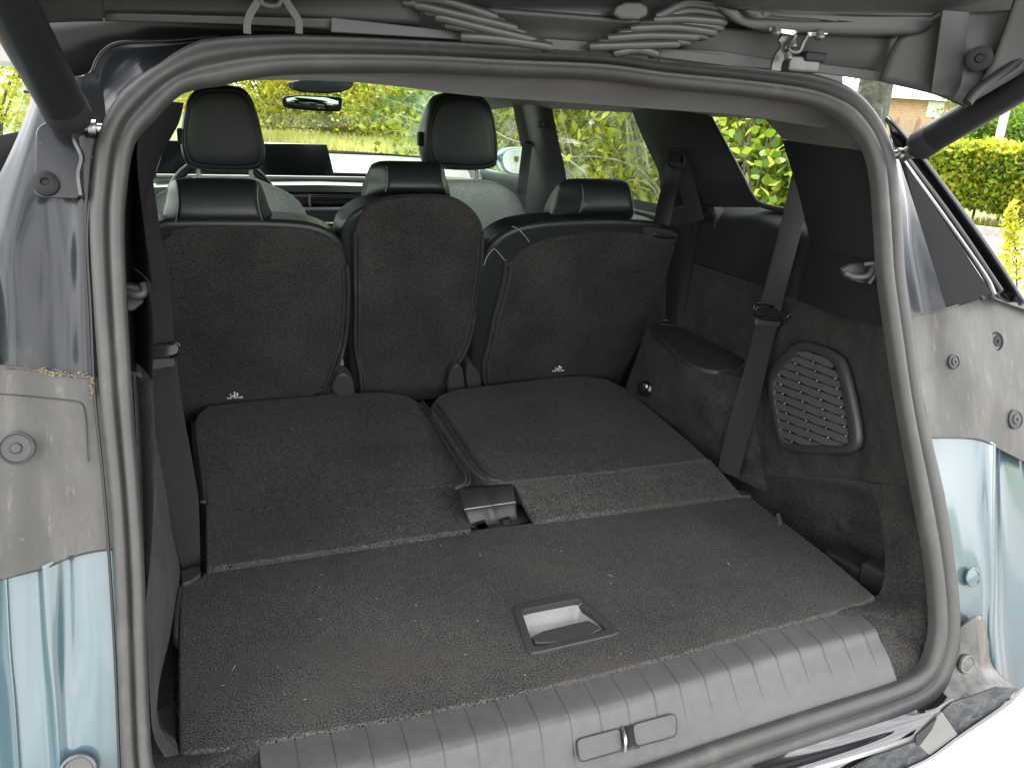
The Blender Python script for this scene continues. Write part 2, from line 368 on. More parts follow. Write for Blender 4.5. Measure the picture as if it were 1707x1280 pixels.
flank('body_panel', [
    [(1546, 724, .013), (1592, 726, .020), (1631, 728, .024), (1646, 733, .024), (1660, 740, .030), (1669, 745, .055), (1745, 782, .075)],
    [(1570, 850, .01), (1602, 850, .018), (1632, 850, .020), (1650, 850, .012), (1661, 850, .020), (1672, 850, .055), (1745, 850, .075)],
    [(1588, 960, .01), (1610, 960, .014), (1640, 960, .018), (1656, 960, .010), (1664, 960, .020), (1674, 960, .055), (1745, 960, .075)],
    [(1596, 1060, .01), (1618, 1060, .014), (1640, 1060, .018), (1656, 1060, .010), (1666, 1060, .025), (1676, 1060, .055), (1745, 1060, .075)],
    [(1560, 1170, .01), (1610, 1180, .014), (1650, 1180, .018), (1668, 1180, .014), (1680, 1180, .03), (1690, 1190, .055), (1760, 1200, .075)]], paint_blue)
# a hole in the blue panel: a recessed cup
c = Q(1622, 962, o=.006); lathe('drain_plug', c, nOP, [(.0150, -.002), (.0148, .0012), (.0128, .0016), (.0118, .0002), (.001, .0004)], paint_blue, car)
# left side
flank('body_panel', [
    [(66, 122, .05), (74, 124, .04), (84, 127, .03), (108, 130, .018), (131, 131, .005), (152, 122, .010), (172, 150, .012)],
    [(28, 230, .06), (38, 225, .05), (55, 225, .035), (95, 225, .02), (122, 225, .004), (142, 223, .006), (176, 223, .012)],
    [(-50, 400, .06), (-25, 400, .045), (20, 400, .020), (75, 400, .028), (112, 400, .022), (136, 400, .008), (160, 400, .012)],
    [(-60, 520, .07), (-20, 520, .040), (20, 520, .018), (75, 520, .024), (112, 520, .020), (140, 520, .008), (165, 520, .012)],
    [(-60, 606, .07), (-20, 609, .038), (20, 613, .018), (75, 620, .022), (112, 626, .020), (144, 630, .008), (172, 633, .012)]], paint_dark)
ctop = [(152, 122), (162, 100), (176, 83), (199, 72), (246, 69), (299, 67), (365, 60)]; sbot = [(178, 222), (190, 185), (213, 153), (238, 131), (270, 113), (310, 90), (365, 72)]
ruled('roof_corner_panel', [O3((a, b, .03)) for a, b in ctop], [O3((a, b, .010)) for a, b in sbot], paint_dark, car, n=6, nu=4, bulge=(0, .012, 0))
sweep('panel_flange', [O3((60, 124, .03)), O3((105, 129, .02)), O3((131, 131, .012))]+[O3((a, b, .022)) for a, b in ctop[0:]], circ(.0022, 8), paint_dark, car)
flank('pillar_panel', [
    [(-60, 603, .064), (-20, 606, .034), (20, 610, .012), (75, 617, .018), (112, 623, .016), (144, 627, .004), (172, 630, .010)],
    [(-60, 700, .064), (-20, 700, .034), (20, 700, .014), (66, 700, .018), (112, 700, .014), (146, 700, .010), (180, 700, .010)],
    [(-60, 830, .064), (-20, 830, .034), (20, 830, .014), (66, 830, .020), (112, 830, .016), (154, 830, .012), (190, 830, .010)],
    [(-60, 985, .064), (-20, 972, .034), (20, 960, .014), (75, 945, .018), (112, 928, .016), (154, 918, .012), (194, 913, .010)]], sealant)
flank('body_panel', [
    [(-60, 980, .070), (-20, 967, .040), (8, 958, .018), (16, 955, .022), (60, 946, .024), (72, 942, .015), (92, 933, .019), (112, 924, .025), (126, 921, .020), (150, 914, .016), (194, 908, .014)],
    [(-60, 1080, .070), (-20, 1080, .040), (14, 1080, .017), (22, 1080, .021), (68, 1080, .023), (80, 1080, .014), (94, 1080, .017), (112, 1080, .024), (130, 1080, .020), (160, 1080, .015), (200, 1080, .014)],
    [(-60, 1180, .070), (-10, 1180, .040), (22, 1180, .016), (32, 1180, .020), (76, 1180, .021), (90, 1180, .014), (100, 1180, .016), (114, 1180, .020), (134, 1180, .018), (166, 1180, .015), (204, 1180, .014)],
    [(-60, 1340, .070), (0, 1340, .040), (32, 1340, .016), (42, 1340, .019), (88, 1340, .019), (100, 1340, .014), (110, 1340, .015), (122, 1340, .017), (144, 1340, .016), (176, 1340, .015), (214, 1340, .014)]], paint_blue)
for s, r0 in ((0, 28),):
    c = Q(27, 747, o=.008); lathe('round_plug', c, nOP, [(.0165, -.004), (.0165, .0012), (.0145, .0022), (.0135, .0004), (.006, .0002), (.0045, .0022), (.001, .0024)], plastic_dusty, car)
c = Q(130, 1284, o=.008); lathe('round_plug', c, nOP, [(.0175, -.004), (.0175, .003), (.015, .0045), (.0135, .002), (.002, .002)], steel_dark, car)
# gap line beside the left panels
sweep('panel_seam', [O3((153, 300, .006)), O3((146, 400, .004)), O3((152, 520, .003)), O3((158, 660, .003)), O3((172, 800, .003)), O3((182, 930, .003)), O3((192, 1100, .003)), O3((200, 1300, .003))], circ(.0016, 6), rubber_dark, car)
# dried dirt line at the paint edge
def blobline(name, pts, r, m, n):
    vs = []; fs = []
    P = crline(pts, 8)
    for i in range(n):
        t = random.random()*(len(P)-1); k = int(t); c = P[k].lerp(P[min(k+1, len(P)-1)], t-k)+V((random.gauss(0, r*.6), 0, random.gauss(0, r*1.4)))
        c = c+(CP-c).normalized()*random.uniform(.001, .002)
        s = r*random.uniform(.3, 1); b = len(vs); k2 = random.randint(5, 7)
        for q in range(k2): a = 2*pi*q/k2; vs.append(c+V((cos(a)*s*random.uniform(.6, 1.3), 0, sin(a)*s*random.uniform(.4, .8))))
        vs.append(c+V((0, -s*.25, 0)))
        for q in range(k2): fs.append((b+q, b+(q+1) % k2, b+k2))
    o = mk(name, vs, fs, m, car); o['kind'] = 'stuff'; return o
blobline('dirt_crust', [O3((60, 618, .016)), O3((110, 625, .013)), O3((150, 630, .002)), O3((152, 665, .002))], .0017, dirtm, 110)
sl_ = rubber_dark
def hair(name, pts, r=.0009, m=None, d=-.0015): return sweep(name, [O3((a, b, c+d)) for a, b, c in pts], circ(r, 6), m or sl_, car)
hair('panel_seam', [(-20, 973, .038), (20, 961, .016), (75, 947, .018), (112, 931, .018), (154, 920, .014), (186, 916, .012)])
hair('panel_seam', [(-20, 655, .034), (20, 658, .013), (66, 662, .017), (112, 667, .014), (136, 673, .010), (143, 700, .010), (147, 770, .010)], .0006)
hair('panel_seam', [(1552, 730, .010), (1590, 730, .016), (1631, 732, .020), (1650, 739, .024), (1669, 750, .036), (1735, 783, .05)])
hair('panel_lip', [(1518, 527, .010), (1545, 521, .022), (1580, 514, .012), (1622, 501, .030), (1662, 490, .040)], .0016, sealant)
hair('panel_lip', [(10, 612, .012), (75, 619, .018), (112, 625, .016), (144, 629, .004), (158, 632, .006), (160, 660, .006)], .0016, sealant)
blobline('dirt_crust', [O3((10, 612, .010)), O3((112, 625, .014)), O3((150, 630, .002))], .0009, dirtm, 60)

# ---------------- rear bumper and lower corner, right
brk = mat('smeared_black_paint', (.038, .036, .033), .38, coat=.3, noise=[(24, .35, 8)], dirt=[(16, (.13, .12, .10), .44, .72, (2.6, 1, .8)), (60, (.34, .32, .28), .62, .80, (3, 1, .6))])
grid('tail_lamp_bracket', [
    [O3((1597, 1046, .004)), O3((1614, 1034, -.004)), O3((1632, 1026, -.006)), O3((1642, 1034, .000))],
    [O3((1598, 1078, .004)), O3((1614, 1072, -.004)), O3((1634, 1068, -.007)), O3((1648, 1068, .002))],
    [O3((1590, 1108, .004)), O3((1612, 1108, -.003)), O3((1634, 1108, -.007)), O3((1655, 1110, .003))],
    [O3((1572, 1146, .002)), O3((1604, 1146, -.008)), O3((1640, 1138, -.016)), O3((1697, 1148, -.014))],
    [O3((1556, 1182, -.006)), O3((1590, 1178, -.022)), O3((1640, 1168, -.036)), O3((1690, 1164, -.040))]], brk, car, solid=.003)
c = Q(1613, 1107, o=-.006); lathe('bracket_hole', c, (0, -1, .25), [(.0148, -.003), (.0148, .0012), (.0130, .0016), (.0118, .0002), (.002, .0004)], mat('hole_grey', (.12, .12, .115), .3, noise=[(60, .5, 4)]), car)
grid('lower_lip', [[OP(1252, 1270, -.005), Q(1262, 1284, o=-.02), Q(1275, 1298, o=-.04), Q(1290, 1330, o=-.05)],
    [OP(1388, 1224, -.005), Q(1408, 1240, o=-.018), Q(1430, 1254, o=-.035), Q(1450, 1300, o=-.05)],
    [OP(1508, 1184, -.005), Q(1520, 1200, o=-.015), Q(1538, 1218, o=-.03), Q(1560, 1260, o=-.05)],
    [OP(1568, 1150, -.005), Q(1588, 1170, o=-.01), Q(1610, 1190, o=-.03), Q(1650, 1230, o=-.05)]], gloss_black, car)
sweep('lip_edge', [Q(1290, 1300, o=-.045), Q(1400, 1268, o=-.045), Q(1500, 1238, o=-.045), Q(1524, 1229, o=-.046), Q(1534, 1216, o=-.046), Q(1566, 1183, o=-.044), Q(1590, 1168, o=-.04)], [(-.0035, -.002), (.0035, -.002), (.0030, .002), (-.0030, .002)], bumperm, car, up=nOP)
tape = mat('rough_black_tape', (.030, .033, .037), .45, bump=(60, 1, .004), noise=[(30, .6, 6)], dirt=(40, (.10, .11, .12), .55, .75, (1, 1, 1)))
slab('step_cover', rc(QL([(1531, 1242), (1562, 1194), (1571, 1186), (1597, 1224), (1550, 1259)], o=-.056), .002), .004, mat('speckled_grey_step', (.15, .148, .14), .5, noise=[(20, .1, 4)], dirt=(160, (.05, .05, .05), .66, .74, (1, 1, 1))), car, bev=.001)
slab('step_cover', rc(QL([(1571, 1185), (1588, 1170), (1619, 1161), (1663, 1145), (1697, 1147), (1669, 1177), (1636, 1202), (1598, 1225)], o=-.052), .002), .004, tape, car, bev=.001)
slab('step_cover', rc(QL([(1400, 1292), (1455, 1262), (1525, 1236), (1533, 1242), (1550, 1259), (1500, 1290)], o=-.056), .002), .004, tape, car, bev=.001)
slab('step_recess', rc(QL([(1527, 1226), (1563, 1195), (1553, 1217), (1533, 1243), (1527, 1238)], o=-.058), .002), .003, rubber_dark, car, bev=.001)
grid('bumper', [[Q(1430, 1320, o=-.06), Q(1507, 1282, o=-.06), Q(1550, 1261, o=-.06), Q(1599, 1225, o=-.058), Q(1669, 1177, o=-.055), Q(1702, 1149, o=-.05), Q(1750, 1110, o=-.03)],
    [Q(1436, 1326, o=-.068), Q(1512, 1290, o=-.068), Q(1556, 1270, o=-.068), Q(1606, 1235, o=-.068), Q(1677, 1187, o=-.066), Q(1712, 1158, o=-.06), Q(1762, 1120, o=-.04)],
    [Q(1450, 1370, o=-.090), Q(1530, 1330, o=-.090), Q(1590, 1304, o=-.090), Q(1646, 1270, o=-.090), Q(1710, 1222, o=-.088), Q(1750, 1196, o=-.080), Q(1800, 1160, o=-.06)],
    [Q(1470, 1450, o=-.10), Q(1560, 1420, o=-.10), Q(1620, 1390, o=-.10), Q(1690, 1350, o=-.10), Q(1750, 1310, o=-.10), Q(1800, 1280, o=-.09), Q(1860, 1240, o=-.07)]], bumperm, car)

# ---------------- boot floor and sill
def FL(px, py, z=0): return Q(px, py, z=z)
edge = [(300, 1252), (380, 1247), (440, 1236), (550, 1216), (700, 1190), (850, 1158), (1000, 1124), (1140, 1088), (1270, 1051), (1390, 1020), (1440, 1004), (1461, 994)]
floor_out = [FL(299, 978), FL(297, 1100), FL(297, 1225)]+[FL(a, b) for a, b in edge]+[FL(1380, 925), FL(1310, 872), FL(1252, 829), FL(1236, 826), FL(900, 869), FL(790, 882), FL(560, 917), FL(344, 948), FL(334, 962), FL(318, 972)]
# handle recess hole cut out of the floor mesh: built as outline with a bridge
hole = [(858, 1012), (960, 993), (1028, 1056), (1022, 1064), (885, 1090), (876, 1084)]
def floor_with_hole():
    bm = bmesh.new(); th = .022
    o1 = [bm.verts.new(p) for p in floor_out]; h1 = [bm.verts.new(FL(a, b)) for a, b in [(866, 1014), (960, 998), (1018, 1055), (888, 1083)]]
    es = []
    for ring in (o1, h1):
        for i in range(len(ring)): es.append(bm.edges.new((ring[i], ring[(i+1) % len(ring)])))
    r = bmesh.ops.triangle_fill(bm, use_beauty=True, use_dissolve=False, edges=es)
    top = [f for f in bm.faces]
    for f in top:
        if f.normal.z < 0: f.normal_flip()
    ext = bmesh.ops.extrude_face_region(bm, geom=top)
    vv = [g for g in ext['geom'] if isinstance(g, bmesh.types.BMVert)]
    for v in vv: v.co.z -= th
    bmesh.ops.recalc_face_normals(bm, faces=bm.faces)
    me = bpy.data.meshes.new('boot_floor'); bm.to_mesh(me); bm.free()
    o = link('boot_floor', me, carpet, car)
    m = o.modifiers.new('b', 'BEVEL'); m.width = .004; m.segments = 3; m.limit_method = 'ANGLE'; m.angle_limit = radians(40)
    return o
bf = floor_with_hole()
# handle: frame with raised lips, satin cup and flap
def ringframe(name, outp, inp, h, m, parent):
    a = [V(p) for p in outp]; b = [V(p) for p in inp]; k = len(a); up = V((0, 0, 1))
    c = sum(a, V((0, 0, 0)))/k
    rings = [[p-up*.004 for p in a], [p+up*h*.6 for p in a], [p.lerp(c, .03)+up*h for p in a], [p.lerp(c, -.05)+up*h for p in b], [p+up*h*.7 for p in b], [p-up*.012 for p in b]]
    vs = [p for r in rings for p in r]; fs = []
    for j in range(5):
        for i in range(k): q = (i+1) % k; fs.append((j*k+i, j*k+q, (j+1)*k+q, (j+1)*k+i))
    o = mk(name, vs, fs, m, parent, smooth=False); return o
fo = rc(QL([(853, 1011), (962, 990), (1036, 1058), (881, 1094)], z=0), .010, 6)
fi = rc(QL([(869, 1020), (966, 1001), (1013, 1052), (890, 1081)], z=0), .008, 6)
n_ = min(len(fo), len(fi))
def resample(p, n):
    L_ = [0]
    for i in range(len(p)): L_.append(L_[-1]+(p[(i+1) % len(p)]-p[i]).length)
    out = []
    for k in range(n):
        t = L_[-1]*k/n; i = max(j for j in range(len(p)) if L_[j] <= t); out.append(p[i].lerp(p[(i+1) % len(p)], (t-L_[i])/max(1e-9, L_[i+1]-L_[i])))
    return out
def align(a, b):
    best = min(range(len(b)), key=lambda s: sum((a[i]-b[(i+s) % len(b)]).length for i in range(len(a)))); return [b[(i+best) % len(b)] for i in range(len(b))]
fo = resample(fo, 40); fi = align(fo, resample(fi, 40))
fh = link('floor_handle', bpy.data.meshes.new('floor_handle_base'), None, car); fh.data.from_pydata([], [], [])
bpy.data.objects.remove(fh)
fh = ringframe('floor_handle', fo, fi, .0035, plastic_dusty, car)
# cup walls
cupb = [p+V((0, 0, -.03)) for p in fi]; cc = sum(fi, V((0, 0, 0)))/40; cupb2 = [p.lerp(cc, .12)+V((0, 0, -.03)) for p in fi]
vs = [p+V((0, 0, -.006)) for p in fi]+cupb2; fs = [(i, (i+1) % 40, 40+(i+1) % 40, 40+i) for i in range(40)]+[tuple(range(40, 80))]
mk('handle_cup', vs, fs, recess, fh)
slab('handle_flap', chaikin([Q(881, 1056, z=.001), Q(975, 1033, z=.001), Q(985, 1033, z=.001), Q(1010, 1052, z=.001), Q(896, 1076, z=.001)], 1), .012, mat('flap_plastic', (.04, .04, .042), .5, bump=(900, .4, .0004)), fh, bev=.003)

sg = []
vs = []; fs = []
for i in range(70):
    px = random.uniform(320, 1380); py = random.uniform(900, 1180)
    if py > 1250-.2*(px-300): continue
    p = Q(px, py, z=.0012); a_ = random.uniform(0, pi); L_ = random.uniform(.001, .006) if i % 9 else .012; d_ = V((cos(a_), sin(a_), 0)); n2 = V((-d_.y, d_.x, 0))*.0003; b0 = len(vs)
    vs += [p-d_*L_*.5-n2, p+n2*3*random.choice((-1, 1))-n2, p+d_*L_*.5-n2, p+d_*L_*.5+n2, p-d_*L_*.5+n2]; fs.append((b0, b0+1, b0+2, b0+3, b0+4))
lint = mk('lint', vs, fs, mat('lint_fibre', (.30, .29, .27), .9), car, smooth=False); lint['kind'] = 'stuff'
# sill: profile from floor edge to the seal, swept across, with cut grooves
import bisect
eL = [Q(a, b, z=-.004) for a, b in edge]
def edge_y(x):
    xs = [p.x for p in eL]; i = min(max(bisect.bisect(xs, x)-1, 0), len(xs)-2); t = (x-xs[i])/(xs[i+1]-xs[i]); return eL[i].y*(1-t)+eL[i+1].y*t
def seal_inner(x):       # inner edge of the lower seal run
    pts = sorted([(OP(a, b).x, OP(a, b).y, OP(a, b).z) for a, b in inner[-6:] if a < 1540])
    pts = [(-.55, -.145, -.095), (-.3, -.140, -.108), (0, -.138, -.105)]+[p for p in pts if p[0] > .1]
    xs = [p[0] for p in pts]; i = min(max(bisect.bisect(xs, x)-1, 0), len(xs)-2); t = (x-xs[i])/(xs[i+1]-xs[i])
    return pts[i][1]*(1-t)+pts[i+1][1]*t, pts[i][2]*(1-t)+pts[i+1][2]*t
def sill(x0, x1, name, m, groove, lift=0, nx=1300):
    vs = []; fs = []; nvv = 22
    for i in range(nx+1):
        x = x0+(x1-x0)*i/nx; y0 = edge_y(x)+.006; y1, z1 = seal_inner(x); y1 -= .004; z1 -= .006
        dy = y1-y0
        ctrl = [(y0, -.010), (y0-.003, -.005), (y0+dy*.22, -.0062), (y0+dy*.42, -.0085), (y0+dy*.50, -.0125), (y0+dy*.56, -.021), (y0+dy*.74, z1*.55), (y0+dy*.93, z1*.93), (y1, z1)]
        P = crline([V((0, a, b)) for a, b in ctrl], 4)
        for j, p in enumerate(P):
            z = p.z+lift; y = p.y
            if groove:
                u = (x/.0415) % 1.0; f = j/(len(P)-1)
                g = math.exp(-((u-.5)/.022)**2)
                if f > .06: 
                    k = g*.0020*min(1, (1-f)/.45)*(1 if f < .76 else 0); z -= k*.8; y += k*.5
                    k2 = math.exp(-((u-.56)/.03)**2)*.0005*(1 if f < .7 else 0); z += k2
            vs.append(V((x, y, z)))
        nv_ = len(P)
    for i in range(nx):
        for j in range(nv_-1): a = i*nv_+j; fs.append((a, a+1, a+1+nv_, a+nv_))
    return mk(name, vs, fs, m, car)
SX0 = Q(432, 1250, z=-.01).x; SX1 = .462
print('sill x', SX0, SX1, [round(edge_y(x), 3) for x in (-.5, -.2, 0, .2, .4)], seal_inner(0), seal_inner(.3))
st = sill(SX0, SX1, 'sill_trim', sillm, True)
sill(SX1+.001, .57, 'sill_carpet', carpet_side, False, nx=20, lift=-.002)
sill(-.555, SX0-.001, 'sill_carpet', carpet_side, False, nx=20, lift=-.003)
# striker and its lids
def sill_pt(px, py):     # point on the sloping face of the sill
    A = V((0, edge_y(.03), -.02)); return Q(px, py, n=V((0, -.64, .77)), d=V((0, -.64, .77)).dot(V((.03, -.112, -.045))))
def lid(pts): 
    o = slab('striker_lid', [p for p in rc([sill_pt(a, b)+V((0, -.0008, .0012)) for a, b in pts], .007)], .004, sillm, st, bev=.0006)
    P = rc([sill_pt(a, b)+V((0, -.0003, .0006)) for a, b in pts], .007)
    sweep('lid_gap', P, circ(.0012, 6), rubber_dark, st, closed=True, sm=1, up=(0, -.64, .77))
lid([(961, 1233), (1033, 1214), (1036, 1250), (966, 1270)])
lid([(1054, 1208), (1121, 1190), (1127, 1194), (1127, 1226), (1060, 1244)])
slab('striker_slot', [sill_pt(a, b)+V((0, -.0005, .0010)) for a, b in [(1034, 1213), (1054, 1208), (1060, 1240), (1068, 1246), (1034, 1254), (1039, 1246)]], .002, rubber_dark, st, bev=0, rnd=0)
tube('striker', [sill_pt(1037, 1212), sill_pt(1038, 1232)+V((0, -.006, .006)), sill_pt(1042, 1251)], .0024, steel, st)
# plastic guide brackets at the floor's front corners
def bracket(mirror):
    f = (lambda p: p) if not mirror else MX
    # left one traced, right one traced
    if mirror: pts = QL([(300, 950), (333, 942), (334, 956), (318, 968), (303, 972)], z=.006)
    else: pts = QL([(1212, 812), (1245, 818), (1253, 826), (1222, 825)], z=.006)
    b = slab('floor_bracket', pts, .02, plastic_dusty, car, bev=.002, n=(0, 0, -1))
bracket(True); bracket(False)
slab('floor_bracket', QL([(289, 1020), (298, 970), (302, 974), (297, 1024), (296, 1062), (288, 1060)], z=.004), .02, plastic_dusty, car, n=(0, 0, -1), bev=.002)
slab('floor_rail', QL([(284, 1075), (297, 1072), (298, 1190), (289, 1165)], z=-.03), .02, plastic, car, n=(0, 0, -1), bev=.003)
slab('jack_block', QL([(258, 1182), (296, 1172), (297, 1240), (262, 1215)], z=-.04), .03, plastic_dusty, car, n=(0, 0, -1), bev=.005)
slab('floor_bracket', QL([(1294, 856), (1300, 855), (1304, 868), (1298, 872)], z=.006), .01, trimg, car, n=(0, 0, -1), bev=.001)

# ---------------- folded third row
FZ = .045
FN = V((0, -(FZ-.012), .10)).normalized()
def folded(name, main, flapp, rails, lab):
    s = slab(name, main, .055, carpet, car, n=(0, 0, -1), bev=.009, seg=4)
    s['label'] = lab
    f = slab('hinge_flap', flapp, .012, carpet, s, n=(0, 0, -1), bev=.004, seg=3)
    for k, r in enumerate(rails):
        sweep('edge_rail', r, [(-.003, -.004), (-.0028, .0008), (0, .0022), (.0028, .0008), (.003, -.004)], rubber, s, up=(0, 0, 1), sm=4)
    return s
LP = dict(n=V((0, -.055, 1)), d=-.0078)
Lm = QL([(342, 842), (322, 740), (320, 705), (328, 688), (348, 675), (420, 667), (560, 655), (642, 652), (680, 658), (703, 672), (724, 700), (748, 740), (766, 768), (778, 795), (774, 808), (560, 830)], **LP)
Lf = [p+V((0, 0, .0008)) for p in QL([(342, 840), (560, 828), (768, 809), (786, 882), (560, 916), (343, 948)], **LP)]
Rm = QL([(855, 803), (830, 806), (800, 797), (772, 770), (745, 732), (718, 695), (716, 676), (730, 658), (760, 648), (850, 637), (930, 627), (975, 626), (1012, 631), (1042, 645), (1066, 664), (1150, 734), (1184, 765), (1020, 786)], z=FZ)
Rf = [Q(855, 803, z=FZ-.002), Q(1020, 785, z=FZ-.002), Q(1184, 764, z=FZ-.002), Q(1236, 823, z=.008), Q(1060, 847, z=.008), Q(890, 868, z=.008), Q(872, 838, z=.025)]
def rail3(pts, z): return QL(pts, z=z)
sL = folded('folded_seat', Lm, Lf, [rail3([(700, 672), (716, 692), (742, 736), (762, 768), (776, 792), (772, 806), (758, 812)], FZ+.001), rail3([(704, 668), (722, 692), (748, 735), (768, 767), (782, 793), (780, 806), (766, 814)], FZ-.004), rail3([(326, 705), (328, 735), (336, 790), (341, 835)], FZ+.002), rail3([(321, 705), (323, 740), (330, 790), (337, 835)], FZ-.004)], 'folded third row seat, the left one')
sR = folded('folded_seat', Rm, Rf, [rail3([(722, 676), (738, 700), (764, 738), (790, 775), (812, 795), (838, 800)], FZ+.002), rail3([(716, 682), (732, 706), (758, 744), (784, 782), (806, 802), (828, 808)], FZ-.003), rail3([(730, 672), (746, 696), (772, 734), (796, 770), (818, 790), (842, 797)], FZ+.003)], 'folded third row seat, the right one')
# plastic hinge cover between them
P0 = {}
def gz(px, py, z): return Q(px, py, z=z)
rows = []
for t in range(9):
    f = t/8; dip = -.006*math.exp(-((f-.48)/.10)**2)
    xa = 762+(855-762)*f; ya = 812+(806-812)*f
    xb = 774+(859-774)*f; yb = 850+(838-850)*f
    xc = 786+(862-786)*f; yc = 880+(866-880)*f
    crown = .004*sin(pi*f)
    rows.append([gz(xa, ya, .040+dip+crown), gz((xa+xb)/2, (ya+yb)/2, .043+dip+crown), gz(xb, yb-1, .038+dip+crown), gz(xb+1, yb+3, .033+dip+crown*.5), gz(xc, yc, .006+dip*.4)])
hc = grid('hinge_cover', rows, plastic_dusty, car, nu=3, nv=2, solid=.003)
sweep('cover_edge', [r[2]+V((0, -.001, .001)) for r in rows], circ(.0009, 6), recess, hc, sm=2)
for pts in ([(786, 872), (807, 864), (811, 877), (795, 879)], [(829, 866), (848, 859), (851, 871), (838, 873)]):
    slab('hinge_slot', [Q(a, b, z=.016)+V((0, -.004, 0)) for a, b in pts], .002, rubber_dark, hc, bev=.0005, n=(0, 1, 0))
for pts in ([(793, 872), (808, 869), (812, 876), (797, 880)], [(836, 865), (850, 862), (854, 869), (839, 872)]):
    slab('hinge_clip', [Q(a, b, z=.018)+V((0, -.007, 0)) for a, b in pts], .003, trimg, hc, bev=.0006, n=(0, 1, 0))
# dark well under the hinge cover and beyond seats
slab('floor_pan', [V((-.70, -.09, -.12)), V((.70, -.09, -.12)), V((.70, 3.0, -.12)), V((-.70, 3.0, -.12))], .02, carpet_side, car, n=(0, 0, -1), bev=0)
slab('hinge_well', QL([(760, 815), (850, 800), (890, 866), (786, 884)], z=-.004), .01, plastic, car, n=(0, 0, -1), bev=0)
slab('seat_recess', [V((-.53, .34, -.02)), V((.54, .34, -.02)), V((.60, 1.15, -.02)), V((-.60, 1.15, -.02))], .01, carpet_side, car, n=(0, 0, -1), bev=0)

# ---------------- second row seats
SN = V((0, 1, .4)).normalized(); SD = 1.04
def S(px, py, d=0): return Q(px, py, n=V((0, 1, .4)), d=SD+d)
def seatback(body, carp, lab, th=.11, d=0):
    b = slab('rear_seat', body, th, leather, car, n=V((0, 1, .06)), bev=.016, seg=5); b['label'] = lab
    cpn = slab('carpet_back', [p-SN*.005 for p in carp], .02, seat_carpet, b, n=SN, bev=.004, seg=3)
    return b
rail_prof = [(-.0045, -.003), (-.0042, .002), (-.002, .0048), (0, .003), (.002, .0048), (.0042, .002), (.0045, -.003)]
def rail(pts, b, off=0, m=rubber, d=0): 
    return sweep('edge_rail', [S(a, c, d)-SN*(.006+off) for a, c in pts], rail_prof, m, b, up=-SN, sm=4)
def seam(pts, b, off=.004, d=0, r=.0008, name='seam', m=stitch):
    return sweep(name, [S(a, c, d)-SN*off for a, c in pts], circ(r, 6), m, b, up=-SN, sm=4)
# right seat
Rb = [(798, 660), (785, 600), (790, 520), (799, 450), (812, 415), (838, 388), (880, 372), (960, 366), (1050, 366), (1100, 371), (1130, 385), (1143, 412), (1136, 460), (1110, 510), (1080, 560), (1045, 630), (1035, 665)]
Rc = [(812, 655), (806, 600), (820, 530), (838, 470), (848, 440), (872, 412), (920, 394), (1000, 386), (1072, 388), (1084, 398), (1120, 404), (1139, 416), (1138, 432), (1131, 465), (1105, 515), (1072, 560), (1036, 622), (1028, 660)]
seatR = seatback(chaikin([S(a, b) for a, b in Rb], 2), chaikin([S(a, b) for a, b in Rc], 1), 'rear seat, the right one')
rail([(842, 432), (838, 470), (822, 530), (812, 580), (806, 600), (806, 625), (812, 655)], seatR)
rail([(850, 436), (846, 470), (830, 530), (818, 585), (813, 610), (815, 655)], seatR, off=-.001)
seam([(805, 442), (812, 425), (822, 414), (830, 420), (848, 442)], seatR, off=.004); seam([(852, 376), (862, 380), (874, 392), (881, 402)], seatR, off=.004)
# centre seat
Cb = [(590, 675), (580, 600), (577, 500), (572, 430), (565, 392), (576, 366), (602, 346), (645, 334), (700, 329), (755, 332), (792, 350), (809, 380), (808, 430), (800, 500), (786, 565), (764, 605), (750, 640), (748, 665)]
Cc = [(606, 668), (598, 600), (597, 500), (594, 430), (590, 390), (598, 360), (622, 338), (672, 328), (747, 328), (782, 344), (804, 370), (806, 404), (796, 488), (782, 569), (760, 611), (746, 640), (744, 665)]
seatC = seatback(chaikin([S(a, b, .02) for a, b in Cb], 2), chaikin([S(a, b, .015) for a, b in Cc], 2), 'narrow centre rear seat')
rail([(591, 385), (591, 430), (592, 500), (592, 575), (600, 620), (603, 668)], seatC, d=.015); rail([(598, 388), (599, 430), (599, 500), (599, 590), (607, 625), (608, 668)], seatC, off=-.002, d=.015)
rail([(803, 385), (802, 430), (795, 488), (781, 567), (760, 608), (748, 630), (746, 665)], seatC, d=.015)
rail([(797, 388), (795, 430), (788, 488), (774, 567), (754, 606), (742, 632), (740, 665)], seatC, off=-.002, d=.015)
# left seat: outer edge is the mirror of the right seat's
outm = [MX(S(a, b)) for a, b in [(1143, 412), (1136, 460), (1110, 510), (1080, 560), (1045, 630), (1035, 665)]]
Lb = [S(545, 668), S(562, 611), S(579, 570), S(584, 500), S(582, 428), S(572, 402), S(545, 380), S(500, 369), S(400, 366), S(300, 366), S(262, 368)]+outm
seatL = seatback(chaikin(Lb, 2), chaikin([S(541, 660), S(558, 611), S(574, 560), S(578, 500), S(576, 430), S(564, 408), S(530, 388), S(492, 381), S(387, 376), S(290, 379), S(280, 396), S(255, 408)]+[p+V((.006, 0, 0)) for p in outm], 1), 'rear seat, the left one')
rail([(578, 440), (580, 500), (574, 570), (560, 612), (545, 650)], seatL); rail([(571, 445), (573, 500), (567, 568), (553, 610), (538, 650)], seatL, off=-.003)
